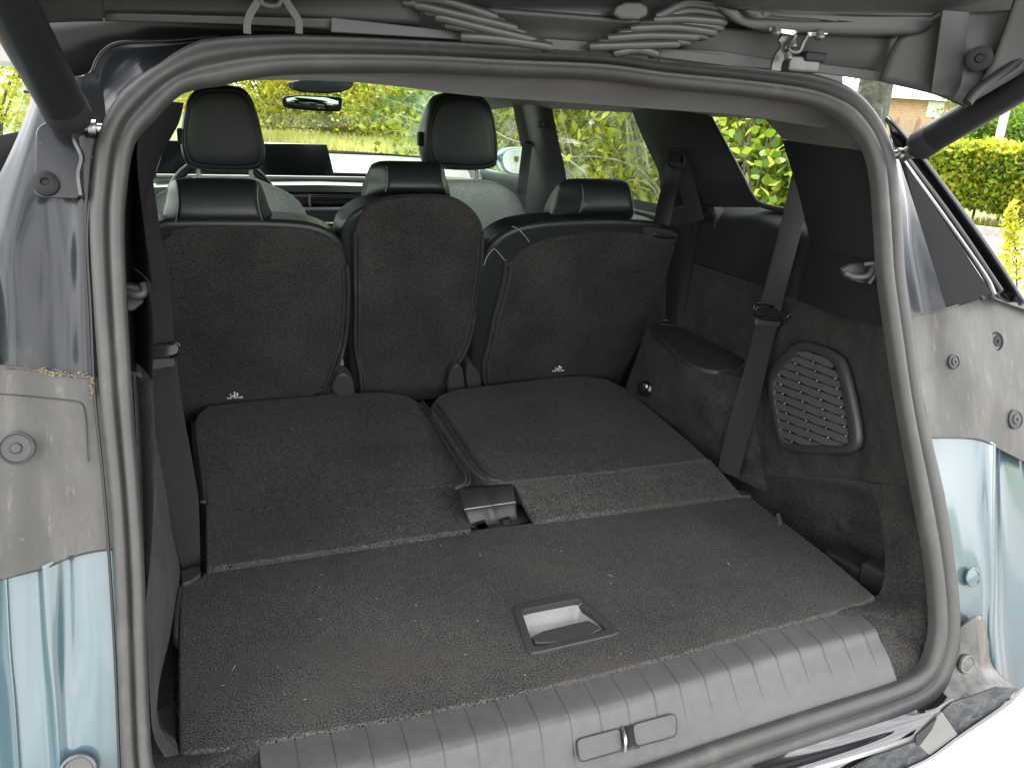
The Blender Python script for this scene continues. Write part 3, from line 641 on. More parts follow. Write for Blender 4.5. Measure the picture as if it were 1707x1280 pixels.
# silver grey hinge knuckles low between the seats
for pts, d in (([(548, 660), (560, 628), (574, 622), (590, 634), (594, 665)], -.03), ([(744, 662), (748, 622), (762, 606), (772, 614), (776, 650), (772, 660)], -.02), ([(778, 645), (776, 612), (786, 606), (800, 622), (804, 650), (796, 660)], -.01)):
    slab('seat_hinge_cover', chaikin([S(a, b, d) for a, b in pts], 2), .04, plastic_dusty, car, n=SN, bev=.008, seg=3)
# child-seat anchor marks
def tether(px, py, b, nm):
    o = S(px, py)-SN*.0062; zd = V((0, -.4, 1)).normalized(); x = V((1, 0, 0))
    # seat icon
    pts = [(-.010, -.002), (-.008, .004), (-.004, .006), (-.002, .010), (.002, .011), (.007, .009), (.010, .004), (.010, -.002)]
    for k, (a0, a1) in enumerate((((-.009, -.003, .012, .003), 0), ((-.002, 0, .004, .010), 0), ((.0035, -.002, .0045, .009), 0), ((-.010, 0, .002, .006), 0))):
        cx, cz, ww, hh = a0
        q = [o+x*(cx)+zd*cz, o+x*(cx+ww)+zd*cz, o+x*(cx+ww*.8)+zd*(cz+hh), o+x*(cx+ww*.2)+zd*(cz+hh)]
        slab('anchor_symbol', q, .0005, white, b, n=SN, bev=0)
    text('anchor_lettering', 'TOP TETHER', .0062, o-zd*.0095, x, zd, white, b)
tether(391, 656, seatL, 'l'); tether(930, 612, seatR, 'r')
# release handles
def frame_handle(cx, sgn, b):
    pts = [(1070, 378), (1082, 376), (1128, 385), (1139, 398), (1132, 405), (1085, 401), (1072, 398)]
    P = [S(a, c, 0) for a, c in pts]
    if sgn < 0: P = [MX(p) for p in P]
    P2 = chaikin([p-SN*.006 for p in P], 2)
    h = slab('release_handle', P2, .02, plastic_dusty, b, n=SN, bev=.004, seg=3)
    I = [(1084, 384), (1122, 391), (1126, 397), (1088, 395)]; I = [S(a, c, 0)-SN*.0075 for a, c in I]
    if sgn < 0: I = [MX(p) for p in I]
    slab('handle_slot', chaikin(I, 1), .003, rubber_dark, b, n=SN, bev=0)
frame_handle(0, 1, seatR); frame_handle(0, -1, seatL)

# ---------------- headrests
def headrest2(c, b, lab=None, w=.076, wing=.112, zs=.88):
    """c = lower rear edge centre; low roll shaped headrest with swept side wings"""
    svals = [-wing, -wing+.006, -(w+wing)/2, -w-.004, -w, -w+.006, 0, w-.006, w, w+.004, (w+wing)/2, wing-.006, wing]
    vs = []; fs = []; prof = None
    for s in svals:
        a = abs(s); t = max(0, (a-w)/(wing-w)); e = 1 if a > wing-.001 else 0
        sh = .070*t; top = .088-.018*t-.016*e; bot = -.018*t
        groove = .0035 if abs(a-w) < .001 else 0
        P = [(.004+sh+groove, .004+bot), (-.004+sh+groove, .018), (.002+sh+groove, .042), (.012+sh*.9+groove, .068), (.030+sh*.75, top-.004+groove*-1), (.060+sh*.4, top+.004-groove), (.095+sh*.1, top-.004), (.125-.01*e, top-.03), (.130-.012*e, .0), (.120, -.06+.01*e), (.085, -.055), (.060+sh*.3, -.020+bot*.3), (.030+sh*.6, -.002+bot)]
        k = len(P)
        for y, z in P: z = z*zs if z > 0 else z; vs.append(V(c)+V((s*(1-(.06+.16*t)*max(0, z)/.09-.075*sin(pi*min(1, max(0, z/zs)/.088))), y, z)))
    m = len(svals)
    for i in range(m-1):
        for q in range(k): r = (q+1) % k; fs.append((i*k+q, (i+1)*k+q, (i+1)*k+r, i*k+r))
    fs.append(tuple(range(k))); fs.append(tuple((m-1)*k+q for q in range(k))[::-1])
    o = mk('headrest', vs, fs, leather, b, sub=2)
    bm = bmesh.new(); bm.from_mesh(o.data); bmesh.ops.recalc_face_normals(bm, faces=bm.faces); bm.to_mesh(o.data); bm.free()
    if lab: o['label'] = lab
    for sx in (-.045, .045):
        lathe('headrest_post', V(c)+V((sx, .045, -.035)), (0, 0, 1), [(.006, -.02), (.006, .05)], steel_dark, b, n=12)
        lathe('post_collar', V(c)+V((sx, .045, -.030)), (0, 0, 1), [(.013, -.012), (.0155, -.006), (.013, -.002), (.006, -.001)], plastic, b, n=16)
    # dashed seam: short pale stitches
    vs = []; fs = []
    for sg in (-1, 1):
        n = 15
        for i in range(n):
            z = .004+.078*i/n; z2 = z+.0032
            def pp(z):
                y = .001+(.018 if z > .05 else .0)*((z-.05)/.035)**1.2 if z > .05 else -.001+.002*(abs(z-.02)/.03); return y
            for zz in (z*zs, z2*zs):
                x = sg*(w+.0045)*(1-.06*zz/.09-.075*sin(pi*min(1, zz/zs/.088))); y = pp(zz)+.0005
                vs += [V(c)+V((x-.0006, y-.0015, zz)), V(c)+V((x+.0006, y-.0015, zz))]
            b0 = len(vs)-4; fs.append((b0, b0+1, b0+3, b0+2))
    s_ = mk('stitching', vs, fs, stitch, b); s_['kind'] = 'stuff'
    return o
headrest2(Q(367, 372, y=.845), seatL); headrest2(Q(694, 323, y=.885), seatC, w=.064, wing=.100, zs=.70); headrest2(Q(1012, 358, y=.850), seatR, w=.068, zs=.84)

# ---------------- front seats
def front_seat(hr, back, lab, side):
    yb = 1.78
    sb = pillow('front_seat', chaikin(QL(back, y=yb), 2), [(.55, -.030), (.80, -.028), (.93, -.018), (.99, .0), (1.0, .03), (.97, .09), (.8, .12)], fabric, car, n=(0, 1, 0)); sb['label'] = lab
    o = chaikin(QL(hr, y=yb-.02), 2)
    h = pillow('headrest', o, [(.60, -.010), (.80, -.009), (.86, -.0065), (.872, -.0035), (.885, -.006), (.94, .001), (.985, .025), (1.0, .055), (.985, .085), (.9, .115), (.6, .13)], leather, sb, n=(0, 1, 0))
    P = QL(hr, y=yb-.035); c = sum(P, V((0, 0, 0)))/len(P)
    sweep('headrest_seam', chaikin([c+(p-c)*.872+V((0, -.004, 0)) for p in P], 2), circ(.0016, 6), rubber_dark, sb, closed=True, sm=1, up=(0, -1, 0))
    zlo = min(p.z for p in P); cx = (min(p.x for p in P)+max(p.x for p in P))/2
    for s in (-.075, .075): lathe('headrest_post', V((cx+s, yb+.045, zlo-.06)), (0, 0, 1), [(.007, 0), (.007, .09)], steel, sb, n=12)
    xb = min(P, key=lambda p: p.x)
    box('headrest_button', (xb.x+.003, yb+.02, zlo+.095), (.016, .03, .045), plastic, sb, bev=.006)
    # plastic back board
    bb = [p for p in chaikin(QL(back, y=yb-.03), 2)]; c = sum(bb, V((0, 0, 0)))/len(bb)
    slab('back_board', [c+(p-c)*.8+V((0, 0, -.24)) for p in bb], .01, plastic, sb, n=(0, 1, 0), bev=.003)
    pass
    return sb
front_seat([(348, 142), (398, 142), (418, 155), (430, 185), (438, 218), (445, 250), (443, 274), (432, 288), (318, 286), (305, 268), (299, 240), (303, 200), (311, 165), (328, 147)],
    [(330, 294), (420, 296), (450, 308), (485, 324), (508, 345), (520, 380), (522, 460), (520, 520), (235, 520), (228, 460), (228, 380), (236, 345), (262, 325), (300, 304)], 'front seat on the left with tall black headrest', -1)
front_seat([(738, 154), (795, 154), (816, 165), (826, 190), (832, 225), (834, 265), (829, 287), (720, 285), (710, 268), (706, 238), (710, 205), (722, 172)],
    [(730, 300), (815, 300), (845, 310), (868, 332), (882, 365), (886, 430), (884, 500), (645, 500), (640, 430), (640, 365), (655, 330), (690, 308)], 'front seat on the right with tall black headrest', 1)

# ---------------- dashboard, screen, steering wheel, mirror
prof = [(3.02, .478), (2.70, .462), (2.60, .448), (2.565, .430), (2.575, .415), (2.56, .40), (2.50, .385), (2.49, .36), (2.56, .345), (2.56, .30), (2.50, .285), (2.50, .22), (2.6, .1), (2.6, -.4), (3.0, -.4)]
vs = []; 
for x in (-.72, -.4, 0, .4, .72):
    for y, z in prof: vs.append(V((x, y+.0*abs(x), z-.02*(abs(x)/.72)**2)))
k = len(prof); fs = [(i*k+q, i*k+q+1, (i+1)*k+q+1, (i+1)*k+q) for i in range(4) for q in range(k-1)]
dash = mk('dashboard', vs, fs, dashm, car, auto=30)
slab('display_screen', QL([(276, 234), (545, 241), (558, 294), (258, 290)], y=2.46), .03, screenm, car, n=(0, 1, 0), bev=.004)
for z, yy in ((.408, 2.553), (.338, 2.545), (.292, 2.49)): box('dash_trim_strip', (0.05, yy, z), (1.3, .012, .012), recess, dash, bev=.003)
for cx, cw in ((.12, .30), (-.55, .16), (.58, .16)):
    av = box('air_vent', (cx, 2.552, .322), (cw, .02, .045), rubber_dark, car, bev=.003)
    for q in range(3): box('vane', (cx, 2.538, .306+q*.016), (cw-.01, .012, .0035), plastic, av, bev=.001)
    box('vent_frame', (cx-cw/2-.01, 2.535, .322), (.012, .02, .05), chrome, av, bev=.002)
box('centre_console', (.03, 2.45, .05), (.26, .22, .42), gloss_black, car, bev=.02)
swc = V((-.377, 2.18, .34)); swn = V((0, -1, .35)).normalized(); a = V((1, 0, 0)); b = swn.cross(a)
sw = tube('steering_wheel', [swc+a*.175*cos(2*pi*i/20)+b*.165*sin(2*pi*i/20) for i in range(20)], .015, leather, car, closed=True, sm=2, up=swn)
lathe('wheel_hub', swc-swn*.02, swn, [(.02, -.05), (.07, -.01), (.065, .01), (.02, .02)], plastic, sw)
for an in (0, pi, -pi/2): tube('spoke', [swc+a*.05*cos(an)+b*.05*sin(an), swc+a*.17*cos(an)+b*.16*sin(an)], .012, plastic, sw, sm=0)
mm = slab('rear_view_mirror', chaikin(QL([(470, 157), (568, 161), (571, 166), (569, 184), (562, 188), (478, 182), (471, 176)], y=2.50), 2), .025, plastic, car, n=(0, 1, 0), bev=.004)
slab('mirror_glass', chaikin(QL([(476, 160), (564, 164), (564, 184), (480, 179)], y=2.496), 1), .002, mat('mirror_silver', (.30, .36, .30), .05, metal=1), mm, n=(0, 1, 0), bev=0)
slab('roof_console', chaikin(QL([(478, 132), (592, 132), (588, 148), (560, 157), (486, 154)], y=2.44), 1), .05, plastic, car, n=(0, 1, 0), bev=.006)

# ---------------- roof lining
def hz(x, y):
    e = abs(x)/.60
    z = .800-.074*e**3
    r = math.exp(-((y-.31)/.10)**2); z = z*(1-r)+(.7395-.018*e**4)*r
    if y < .31: z = z+(.31-y)*.07
    if y > 2.0: z -= (y-2.0)*.06
    return z
xs_ = (-.63, -.50, -.40, -.26, -.10, .06, .20, .34, .46, .63)
rows = [[OP(a, b-5, .014) for a, b in [(232, 222), (270, 180), (320, 150), (420, 126), (600, 117), (800, 121), (1000, 130), (1180, 152)]]+[Q(1320, 170, o=.035), Q(1390, 192, o=.050)]]
ct = sorted([(Q(a, b, y=.31).x, Q(a, b, y=.31).z) for a, b in [(400, 134), (590, 136), (640, 143), (700, 152), (850, 162), (1000, 172), (1100, 180), (1225, 189)]])
ridge = lambda x: float(np.interp(x, [-.7, -.45]+[q[0] for q in ct]+[.7], [.695, .728]+[q[1] for q in ct]+[.69]))
rows.append([V((x*.97, .25, ridge(x)+.003)) for x in xs_]); rows.append([V((x, .31, ridge(x))) for x in xs_]); rows.append([V((x, .38, max(ridge(x)+.012, hz(x, .42)*.6+ridge(x)*.4))) for x in xs_])
for y in (.6, .9, 1.3, 1.7, 2.05, 2.30): rows.append([V((x, y, hz(x, y))) for x in xs_])
grid('headliner', rows, headl, car, nu=3, nv=3, flip=True)

# ---------------- right interior (mirrored copies on the left)
def inside(f, s):
    T = lambda px, py, **k: f(Q(px, py, **k))
    def G(name, rows, m, **k): return grid(name, [[f(p) for p in r] for r in rows], m, car, **k)
    def R(name, A, B, m, n=5, nu=5, bulge=(0, 0, 0)):
        A = [f(p) for p in A]; B = [f(p) for p in B]; return ruled(name, A, B, m, car, n=n, nu=nu, bulge=(bulge[0]*s, bulge[1], bulge[2]))
    # D pillar, cloth covered top then plastic
    R('pillar_trim', [Q(1215, 183, x=.55), Q(1262, 192, x=.565), Q(1285, 209, x=.572), Q(1304, 232, x=.575)],
      [OP(1330, 160, .02), OP(1400, 183, .015), OP(1436, 215, .012), OP(1453, 252, .012)], headl, bulge=(-.012, 0, -.004))
    R('pillar_trim', [Q(1304, 233, x=.574), Q(1318, 280, x=.574), Q(1332, 325, x=.576), Q(1350, 402, x=.585)],
      [OP(1453, 253, .012), OP(1460, 292, .012), OP(1464, 350, .012), OP(1468, 438, .012)], pillarm, bulge=(-.014, 0, 0))
    R('hook_panel', [Q(1351, 396, x=.592), Q(1340, 445, x=.595), Q(1330, 500, x=.605)],
      [OP(1468, 433, .016), OP(1474, 485, .012), OP(1484, 549, .012)], pillarm, bulge=(-.010, 0, 0))
    # side carpet
    G('side_carpet', [[Q(1326, 502, x=.607), Q(1380, 514, x=.592), Q(1430, 530, x=.572), OP(1484, 550, .012)],
        [Q(1290, 570, x=.612), Q(1345, 580, x=.606), Q(1415, 600, x=.582), OP(1492, 620, .012)],
        [Q(1240, 700, x=.602), Q(1320, 700, x=.603), Q(1420, 715, x=.585), OP(1510, 728, .012)],
        [Q(1205, 790, x=.575), Q(1300, 790, x=.585), Q(1420, 800, x=.575), OP(1528, 812, .012)]], carpet_side)
    # wall beyond the belt, down from the shelf
    G('side_carpet', [[Q(1130, 430, x=.64), Q(1235, 465, x=.632), Q(1345, 503, x=.612)],
        [Q(1090, 500, x=.63), Q(1200, 545, x=.63), Q(1300, 580, x=.62)],
        [Q(1060, 600, x=.60), Q(1160, 660, x=.60), Q(1250, 700, x=.605)],
        [Q(1040, 690, x=.56), Q(1130, 760, x=.56), Q(1222, 800, x=.575)]], carpet_side)
    # lower pocket: lip, back wall, floor
    G('pocket_lining', [[Q(1205, 789, x=.577), Q(1300, 789, x=.587), Q(1400, 797, x=.577), Q(1460, 806, x=.565)],
        [Q(1212, 798, x=.59), Q(1300, 800, x=.61), Q(1400, 815, x=.62), Q(1475, 835, x=.62)],
        [Q(1215, 815, x=.585), Q(1310, 845, x=.625), Q(1400, 880, x=.645), Q(1490, 900, x=.645)],
        [Q(1235, 860, x=.56), Q(1330, 920, x=.60), Q(1410, 980, x=.62), Q(1500, 1030, x=.62)]], carpet_side)
    R('rear_side_carpet', [Q(1446, 806, x=.572), Q(1463, 840, x=.568), Q(1474, 900, x=.562), Q(1474, 960, x=.550), Q(1462, 994, x=.530), Q(1428, 1014, z=-.004), Q(1436, 1030, z=-.012), Q(1462, 1066, z=-.030), Q(1494, 1142, z=-.085)],
      [OP(1530, 808, .012), OP(1538, 850, .012), OP(1548, 905, .012), OP(1556, 960, .012), OP(1560, 1000, .012), OP(1562, 1050, .012), OP(1556, 1085, .012), OP(1540, 1115, .012), OP(1505, 1145, .012)], carpet_side, n=6, bulge=(.004, 0, 0))
    R('corner_carpet', [Q(1455, 1000, x=.525), Q(1425, 1012, z=.0), Q(1390, 1020, z=-.003)], [Q(1480, 1040, z=-.02), Q(1464, 1068, z=-.028), Q(1440, 1050, z=-.02)], carpet_side)
    # shelf
    G('quarter_trim', [[Q(1165, 334, x=.70), Q(1262, 340, x=.70), Q(1360, 366, x=.70)],
        [Q(1162, 346, x=.675), Q(1257, 352, x=.675), Q(1355, 376, x=.675)],
        [Q(1158, 360, x=.650), Q(1250, 366, x=.650), Q(1352, 392, x=.648)],
        [Q(1152, 376, x=.636), Q(1240, 384, x=.636), Q(1350, 412, x=.632)],
        [Q(1145, 400, x=.632), Q(1240, 412, x=.632), Q(1346, 445, x=.618)],
        [Q(1140, 432, x=.634), Q(1240, 466, x=.630), Q(1338, 504, x=.606)]], plastic)
    # C pillar
    G('pillar_trim', [[Q(1050, 176, x=.615), Q(1080, 180, x=.59), Q(1125, 184, x=.575), Q(1181, 192, x=.60)],
        [Q(1072, 232, x=.625), Q(1095, 235, x=.60), Q(1150, 240, x=.59), Q(1205, 238, x=.615)],
        [Q(1098, 290, x=.64), Q(1115, 290, x=.615), Q(1170, 300, x=.605), Q(1236, 296, x=.64)],
        [Q(1100, 345, x=.66), Q(1115, 345, x=.635), Q(1160, 345, x=.635), Q(1266, 346, x=.675)]], plastic)
    G('pillar_trim', [[Q(1098, 340, x=.655), Q(1130, 345, x=.630), Q(1168, 345, x=.632)],
        [Q(1095, 420, x=.66), Q(1130, 430, x=.625), Q(1156, 430, x=.630)],
        [Q(1085, 520, x=.66), Q(1120, 520, x=.62), Q(1142, 520, x=.63)], [Q(1075, 640, x=.66), Q(1105, 640, x=.62), Q(1130, 640, x=.63)]], plastic)
    # window rim rubber
    sweep('window_rim', [f(p) for p in [Q(1181, 193, x=.645), Q(1206, 238, x=.65), Q(1235, 292, x=.66), Q(1254, 328, x=.67), Q(1270, 342, x=.68), Q(1312, 352, x=.69), Q(1350, 366, x=.69)]], circ(.006, 8), rubber_dark, car)
    # belt guide recess in the shelf end
    lathe('belt_reel_cover', f(Q(1178, 372, x=.637)), (-s, -.15, 0), [(.038, -.03), (.038, .004), (.033, .007), (.031, -.006), (.002, -.010)], plastic, car, n=24)
    # B pillar and door
    G('door_pillar', [[Q(858, 160, x=.61), Q(885, 164, x=.60), Q(918, 170, x=.63)],
        [Q(868, 230, x=.63), Q(897, 235, x=.61), Q(932, 240, x=.64)],
        [Q(876, 310, x=.66), Q(905, 310, x=.63), Q(946, 312, x=.67)],
        [Q(872, 420, x=.68), Q(905, 430, x=.65), Q(950, 430, x=.69)]], plastic_dusty)
    G('door_trim', [[Q(925, 300, x=.72), Q(1010, 322, x=.72), Q(1120, 345, x=.72)],
        [Q(925, 312, x=.70), Q(1010, 336, x=.70), Q(1118, 362, x=.70)],
        [Q(925, 330, x=.68), Q(1005, 350, x=.68), Q(1116, 380, x=.68)],
        [Q(920, 460, x=.68), Q(1000, 460, x=.68), Q(1110, 480, x=.68)]], plastic)
    G('door_trim', [[Q(800, 286, x=.74), Q(840, 291, x=.74), Q(880, 297, x=.74)],
        [Q(800, 296, x=.71), Q(840, 301, x=.71), Q(880, 307, x=.71)],
        [Q(800, 420, x=.71), Q(840, 420, x=.71), Q(880, 420, x=.71)]], plastic)
    # glazing
    slab('side_window', [f(V(p)) for p in [(.665, .33, .74), (.72, .33, .47), (.72, .92, .47), (.665, .92, .74)]], .004, glass, car, bev=0)
    slab('side_window', [f(V(p)) for p in [(.672, .98, .75), (.735, .98, .44), (.735, 1.88, .44), (.672, 1.88, .75)]], .004, glass, car, bev=0)
    slab('side_window', [f(V(p)) for p in [(.672, 1.98, .75), (.745, 1.98, .43), (.745, 3.0, .43), (.672, 2.35, .75)]], .004, glass, car, bev=0)
    sweep('window_rim', [f(V(p)) for p in [(.675, 1.86, .735), (.725, 1.72, .45), (.735, 1.02, .45), (.672, 1.16, .735)]], circ(.007, 8), rubber_dark, car, closed=True, sm=1)
both(inside)
ruled('pillar_trim', [OP(a, b, .012) for a, b in [(268, 168), (240, 200), (220, 240), (208, 300), (204, 400), (208, 500), (218, 620)]],
    [Q(306, 172, y=.44), Q(298, 206, y=.44), Q(270, 258, y=.44), (Q(253, 310, y=.44)), Q(243, 350, y=.44), Q(241, 480, y=.44), Q(243, 620, y=.42)], pillarm, car, n=6, nu=5, bulge=(.003, 0, 0))
ruled('rear_side_carpet', [OP(a, b, .012) for a, b in [(222, 620), (226, 700), (230, 800), (234, 880), (238, 950), (242, 1010), (246, 1080), (250, 1160), (256, 1225), (275, 1262)]],
    [Q(234, 620, y=.33), Q(254, 700, y=.35), Q(273, 800, y=.36), Q(286, 880, y=.37), Q(300, 948, z=.012), Q(292, 1005, z=.008), Q(284, 1060, z=-.02), Q(262, 1150, z=-.03), Q(262, 1205, z=-.03), Q(300, 1256, z=-.006)], carpet_side, car, n=6, nu=5, bulge=(.004, 0, 0))
# bag hooks
def hook(f, s):
    ctr = f(Q(1432, 455, o=.03)); k = s
    T = lambda a, b, d=0: f(Q(a, b, o=.035+d))
    h = slab('bag_hook', chaikin([T(1403, 443), T(1460, 437), T(1461, 462), T(1448, 475), T(1412, 466)], 1), .01, plastic_dusty, car, n=(0, 1, 0), bev=.003)
    sweep('hook_lip', [T(1408, 455, -.01), T(1425, 462, -.016), T(1445, 460, -.018), T(1456, 446, -.016)], circ(.0045, 8), plastic_dusty, h)
    sweep('hook_lip', [T(1440, 441, -.012), T(1458, 440, -.02), T(1460, 455, -.018), T(1448, 473, -.012)], circ(.0038, 8), plastic_dusty, h)
hook(lambda p: p, 1)
h = slab('bag_hook', QL([(196, 471), (240, 476), (243, 488), (240, 506), (224, 519), (196, 522)], o=.04), .012, plastic_dusty, car, n=(0, 1, 0), bev=.003)
sweep('hook_lip', [Q(205, 486, o=.030), Q(226, 492, o=.024), Q(241, 488, o=.024), Q(240, 474, o=.028)], circ(.005, 8), plastic_dusty, h)
# pocket contents
box('jack_case', Q(1432, 950, x=.585), (.05, .12, .035), plastic, car, rz=.2, bev=.008)
box('jack_case', Q(1462, 962, x=.585), (.04, .05, .05), plastic, car, rz=.2, bev=.008)
# 12 V socket and wheel-arch box
bx = [Q(1078, 543, z=.225), Q(1096, 531, z=.225), Q(1162, 533, z=.225), Q(1262, 572, z=.225), Q(1244, 600, z=.225), Q(1208, 620, z=.225), Q(1160, 612, z=.225), Q(1120, 585, z=.225)]
# body of the box: top outline dropped to the floor and flared
top = chaikin([Q(1076, 546, z=.215), Q(1096, 528, z=.215), Q(1180, 528, z=.215), Q(1290, 578, z=.215), Q(1262, 640, z=.215), Q(1205, 625, z=.215), Q(1155, 618, z=.215), Q(1118, 588, z=.215)], 1)
low = chaikin([Q(1022, 668, z=.0), Q(1080, 640, z=.0), Q(1250, 640, z=.0), Q(1330, 720, z=.0), Q(1300, 830, z=.0), Q(1214, 792, z=.0), Q(1150, 748, z=.0), Q(1085, 702, z=.0)], 1)
mid = [a.lerp(b, .5)+V((0, 0, .0)) for a, b in zip(top, low)]
k = len(top); vs = [p+V((.003, .002, .004)) for p in top]+top+mid+low; fs = []
vs = [sum(top, V((0, 0, 0)))/k+(p-sum(top, V((0, 0, 0)))/k)*.97+V((0, 0, .004)) for p in top]+top+mid+low
for j in range(3):
    for i in range(k): q = (i+1) % k; fs.append((j*k+i, j*k+q, (j+1)*k+q, (j+1)*k+i))
fs.append(tuple(range(k)))
ab = mk('wheel_arch_box', vs, fs, carpet_side, car); 
bm = bmesh.new(); bm.from_mesh(ab.data); bmesh.ops.recalc_face_normals(bm, faces=bm.faces); bm.to_mesh(ab.data); bm.free(); ab.data.set_sharp_from_angle(angle=radians(50))
slab('box_lid', chaikin(bx, 1), .012, mat('lid_plastic', (.028, .031, .032), .5, bump=(900, .3, .0004)), ab, n=(0, 0, -1), bev=.005, seg=3)
lathe('cup_holder_rim', Q(1114, 538, z=.226), (0, 0, 1), [(.024, -.002), (.026, .002), (.022, .002), (.020, -.010)], plastic_dusty, ab)
ps = lathe('power_socket', Q(1075, 648, x=.520), (-1, -.55, .25), [(.002, -.012), (.019, -.010), (.019, .003), (.014, .006), (.006, .007)], screenm, car)
lathe('socket_cap', Q(1074, 644, x=.511), (-1, -.55, .25), [(.011, .0), (.012, .004), (.008, .007), (.002, .007)], gloss_black, ps)

# ---------------- speaker grille
GX = dict(n=V((1, -.15, 0)), d=.5365)
gin = [(1336, 584), (1366, 589), (1387, 602), (1399, 622), (1410, 680), (1418, 733), (1413, 741), (1402, 742), (1312, 741), (1305, 728), (1291, 645), (1297, 625)]
gout = [(1325, 569), (1364, 574), (1399, 590), (1413, 611), (1427, 670), (1437, 727), (1432, 748), (1416, 757), (1314, 753), (1300, 737), (1279, 640), (1290, 607)]
go = chaikin(QL(gout, **GX), 2); gi = chaikin(QL(gin, **GX), 2); GN = len(go)
nx_ = V((-1, .15, 0)).normalized(); gc = sum(go, V((0, 0, 0)))/GN
rings = [[p-nx_*.004 for p in go], [p+nx_*.004 for p in go], [p.lerp(q, .3)+nx_*.007 for p, q in zip(go, gi)], [p.lerp(q, .8)+nx_*.005 for p, q in zip(go, gi)], [q+nx_*.003 for q in gi], [q-nx_*.008 for q in gi]]
vs = [p for r in rings for p in r]; fs = [(j*GN+i, j*GN+(i+1) % GN, (j+1)*GN+(i+1) % GN, (j+1)*GN+i) for j in range(5) for i in range(GN)]
gr = mk('speaker_grille', vs, fs, mat('grille_plastic', (.035, .035, .036), .45, spec=.5), car)
mk('grille_back', [q-nx_*.0075 for q in gi], [tuple(range(GN))], rubber_dark, gr)
def clip(poly, conv):
    c = sum(conv, V((0, 0)))/len(conv)
    for i in range(len(conv)):
        a, b = conv[i], conv[(i+1) % len(conv)]; nrm = V((b.y-a.y, -(b.x-a.x)))
        if nrm.dot(c-a) < 0: nrm = -nrm
        out = []
        for j in range(len(poly)):
            p, q = poly[j], poly[(j+1) % len(poly)]; dp, dq = nrm.dot(p-a), nrm.dot(q-a)
            if dp >= 0: out.append(p)
            if dp*dq < 0: out.append(p+(q-p)*(dp/(dp-dq)))
        poly = out
        if len(poly) < 3: return []
    return poly
conv = [V(p) for p in gin]
blade = mat('grille_blade', (.075, .078, .080), .42, spec=.5); dotm = mat('grille_stud', (.45, .45, .45), .3)
O_ = V((1360, 603)); e1 = V((33.4, 12.6)); e2 = V((3.05, 15.8))
for i in range(-3, 4):
    for j in range(-6, 14):
        o_ = O_+e1*i+e2*j
        q = [o_+e1*.02+e2*.16, o_+e1*.5+e2*.12, o_+e1*.97+e2*.22, o_+e1*.97+e2*.86, o_+e1*.5+e2*.92, o_+e1*.02+e2*.76]
        q = clip(q, conv)
        if len(q) < 3: continue
        vs = []
        for p in q:
            t = (p-o_).dot(V((-.35, .93)))/15.0      # louvre tilt: lower edge stands proud
            vs.append(Q(p.x, p.y, **GX)+nx_*.000+nx_*(.000+.0085*min(max(t, 0), 1)))
        k = len(vs); vs2 = vs+[v-nx_*.0025 for v in vs]; fs = [tuple(range(k)), tuple(range(2*k-1, k-1, -1))]+[(a, (a+1) % k, k+(a+1) % k, k+a) for a in range(k)]
        ob = mk('blade', vs2, fs, blade, gr, smooth=False)
        c0 = o_+e2*.95+e1*.03
        if len(clip([c0+V((-1, -1)), c0+V((1, -1)), c0+V((1, 1)), c0+V((-1, 1))], conv)) == 4:
            lathe('stud', Q(c0.x, c0.y, **GX)+nx_*.0065, nx_, [(.0010, -.002), (.0010, .0008), (.0005, .0012)], dotm, gr, n=6)

# ---------------- seat belts
def belt(path, width, face, m=webbing, twist=None, parent=None):
    P = crline([V(p) for p in path], 8); vs = []; fs = []; n = len(P)
    for i, p in enumerate(P):
        a = P[max(0, i-1)]; b = P[min(n-1, i+1)]; t = (b-a).normalized()
        f = V(face(i/(n-1)) if callable(face) else face).normalized(); s = t.cross(f).normalized(); nn = s.cross(t)
        w_ = width(i/(n-1)) if callable(width) else width
        for u in (-.5, -.46, -.2, .0, .2, .46, .5):
            e = .0006 if abs(u) in (.46,) else 0
            vs.append(p+s*w_*u+nn*(e+.0012*cos(u*6)))
        for u in (.5, 0, -.5): vs.append(p+s*w_*u-nn*.0014)
    k = 10
    for i in range(n-1):
        for q in range(k): r = (q+1) % k; fs.append((i*k+q, (i+1)*k+q, (i+1)*k+r, i*k+r))
    o = mk('seat_belt', vs, fs, m, car if parent is None else parent); o.data.set_sharp_from_angle(angle=radians(60)); return o
yB = .41
bl = belt([Q(222, 300, y=yB), Q(236, 390, y=yB), Q(251, 480, y=yB), Q(261, 575, y=yB), Q(275, 680, y=yB), Q(296, 790, y=yB), Q(309, 870, y=yB), Q(320, 952, y=yB-.01)],
    lambda t: .049 if t < .8 else .049-.022*(t-.8)/.2, lambda t: (0+.25*t, -1, .1))
br = belt([Q(1345, 270, y=yB), Q(1333, 320, y=yB), Q(1314, 400, y=yB), Q(1296, 470, y=yB), Q(1281, 530, y=yB), Q(1264, 600, y=yB), Q(1245, 670, y=yB), Q(1228, 730, y=yB), Q(1213, 790, y=yB)],
    .046, lambda t: (-.15-(1.6*(max(0, t-.6)/.4)**1.5), -1, .1))
def buckle(b, pts, y, flip=1):
    P = [Q(a, c, y=y) for a, c in pts]
    s = slab('belt_tongue', chaikin(P, 2), .008, gloss_black, b, n=(0, 1, 0), bev=.003, seg=3); return s
def keeper(b, pts, y): return slab('belt_keeper', [Q(a, c, y=y) for a, c in pts], .008, plastic_dusty, b, n=(0, 1, 0), bev=.002)
buckle(bl, [(226, 580), (286, 571), (299, 572), (301, 585), (294, 594), (232, 602)], yB-.008)
keeper(bl, [(229, 602), (290, 596), (292, 611), (231, 622)], yB-.003)
tube('belt_ring', [Q(a, c, y=yB-.009) for a, c in [(282, 574), (295, 572), (300, 580), (297, 592), (286, 596)]], .0022, screenm, bl)
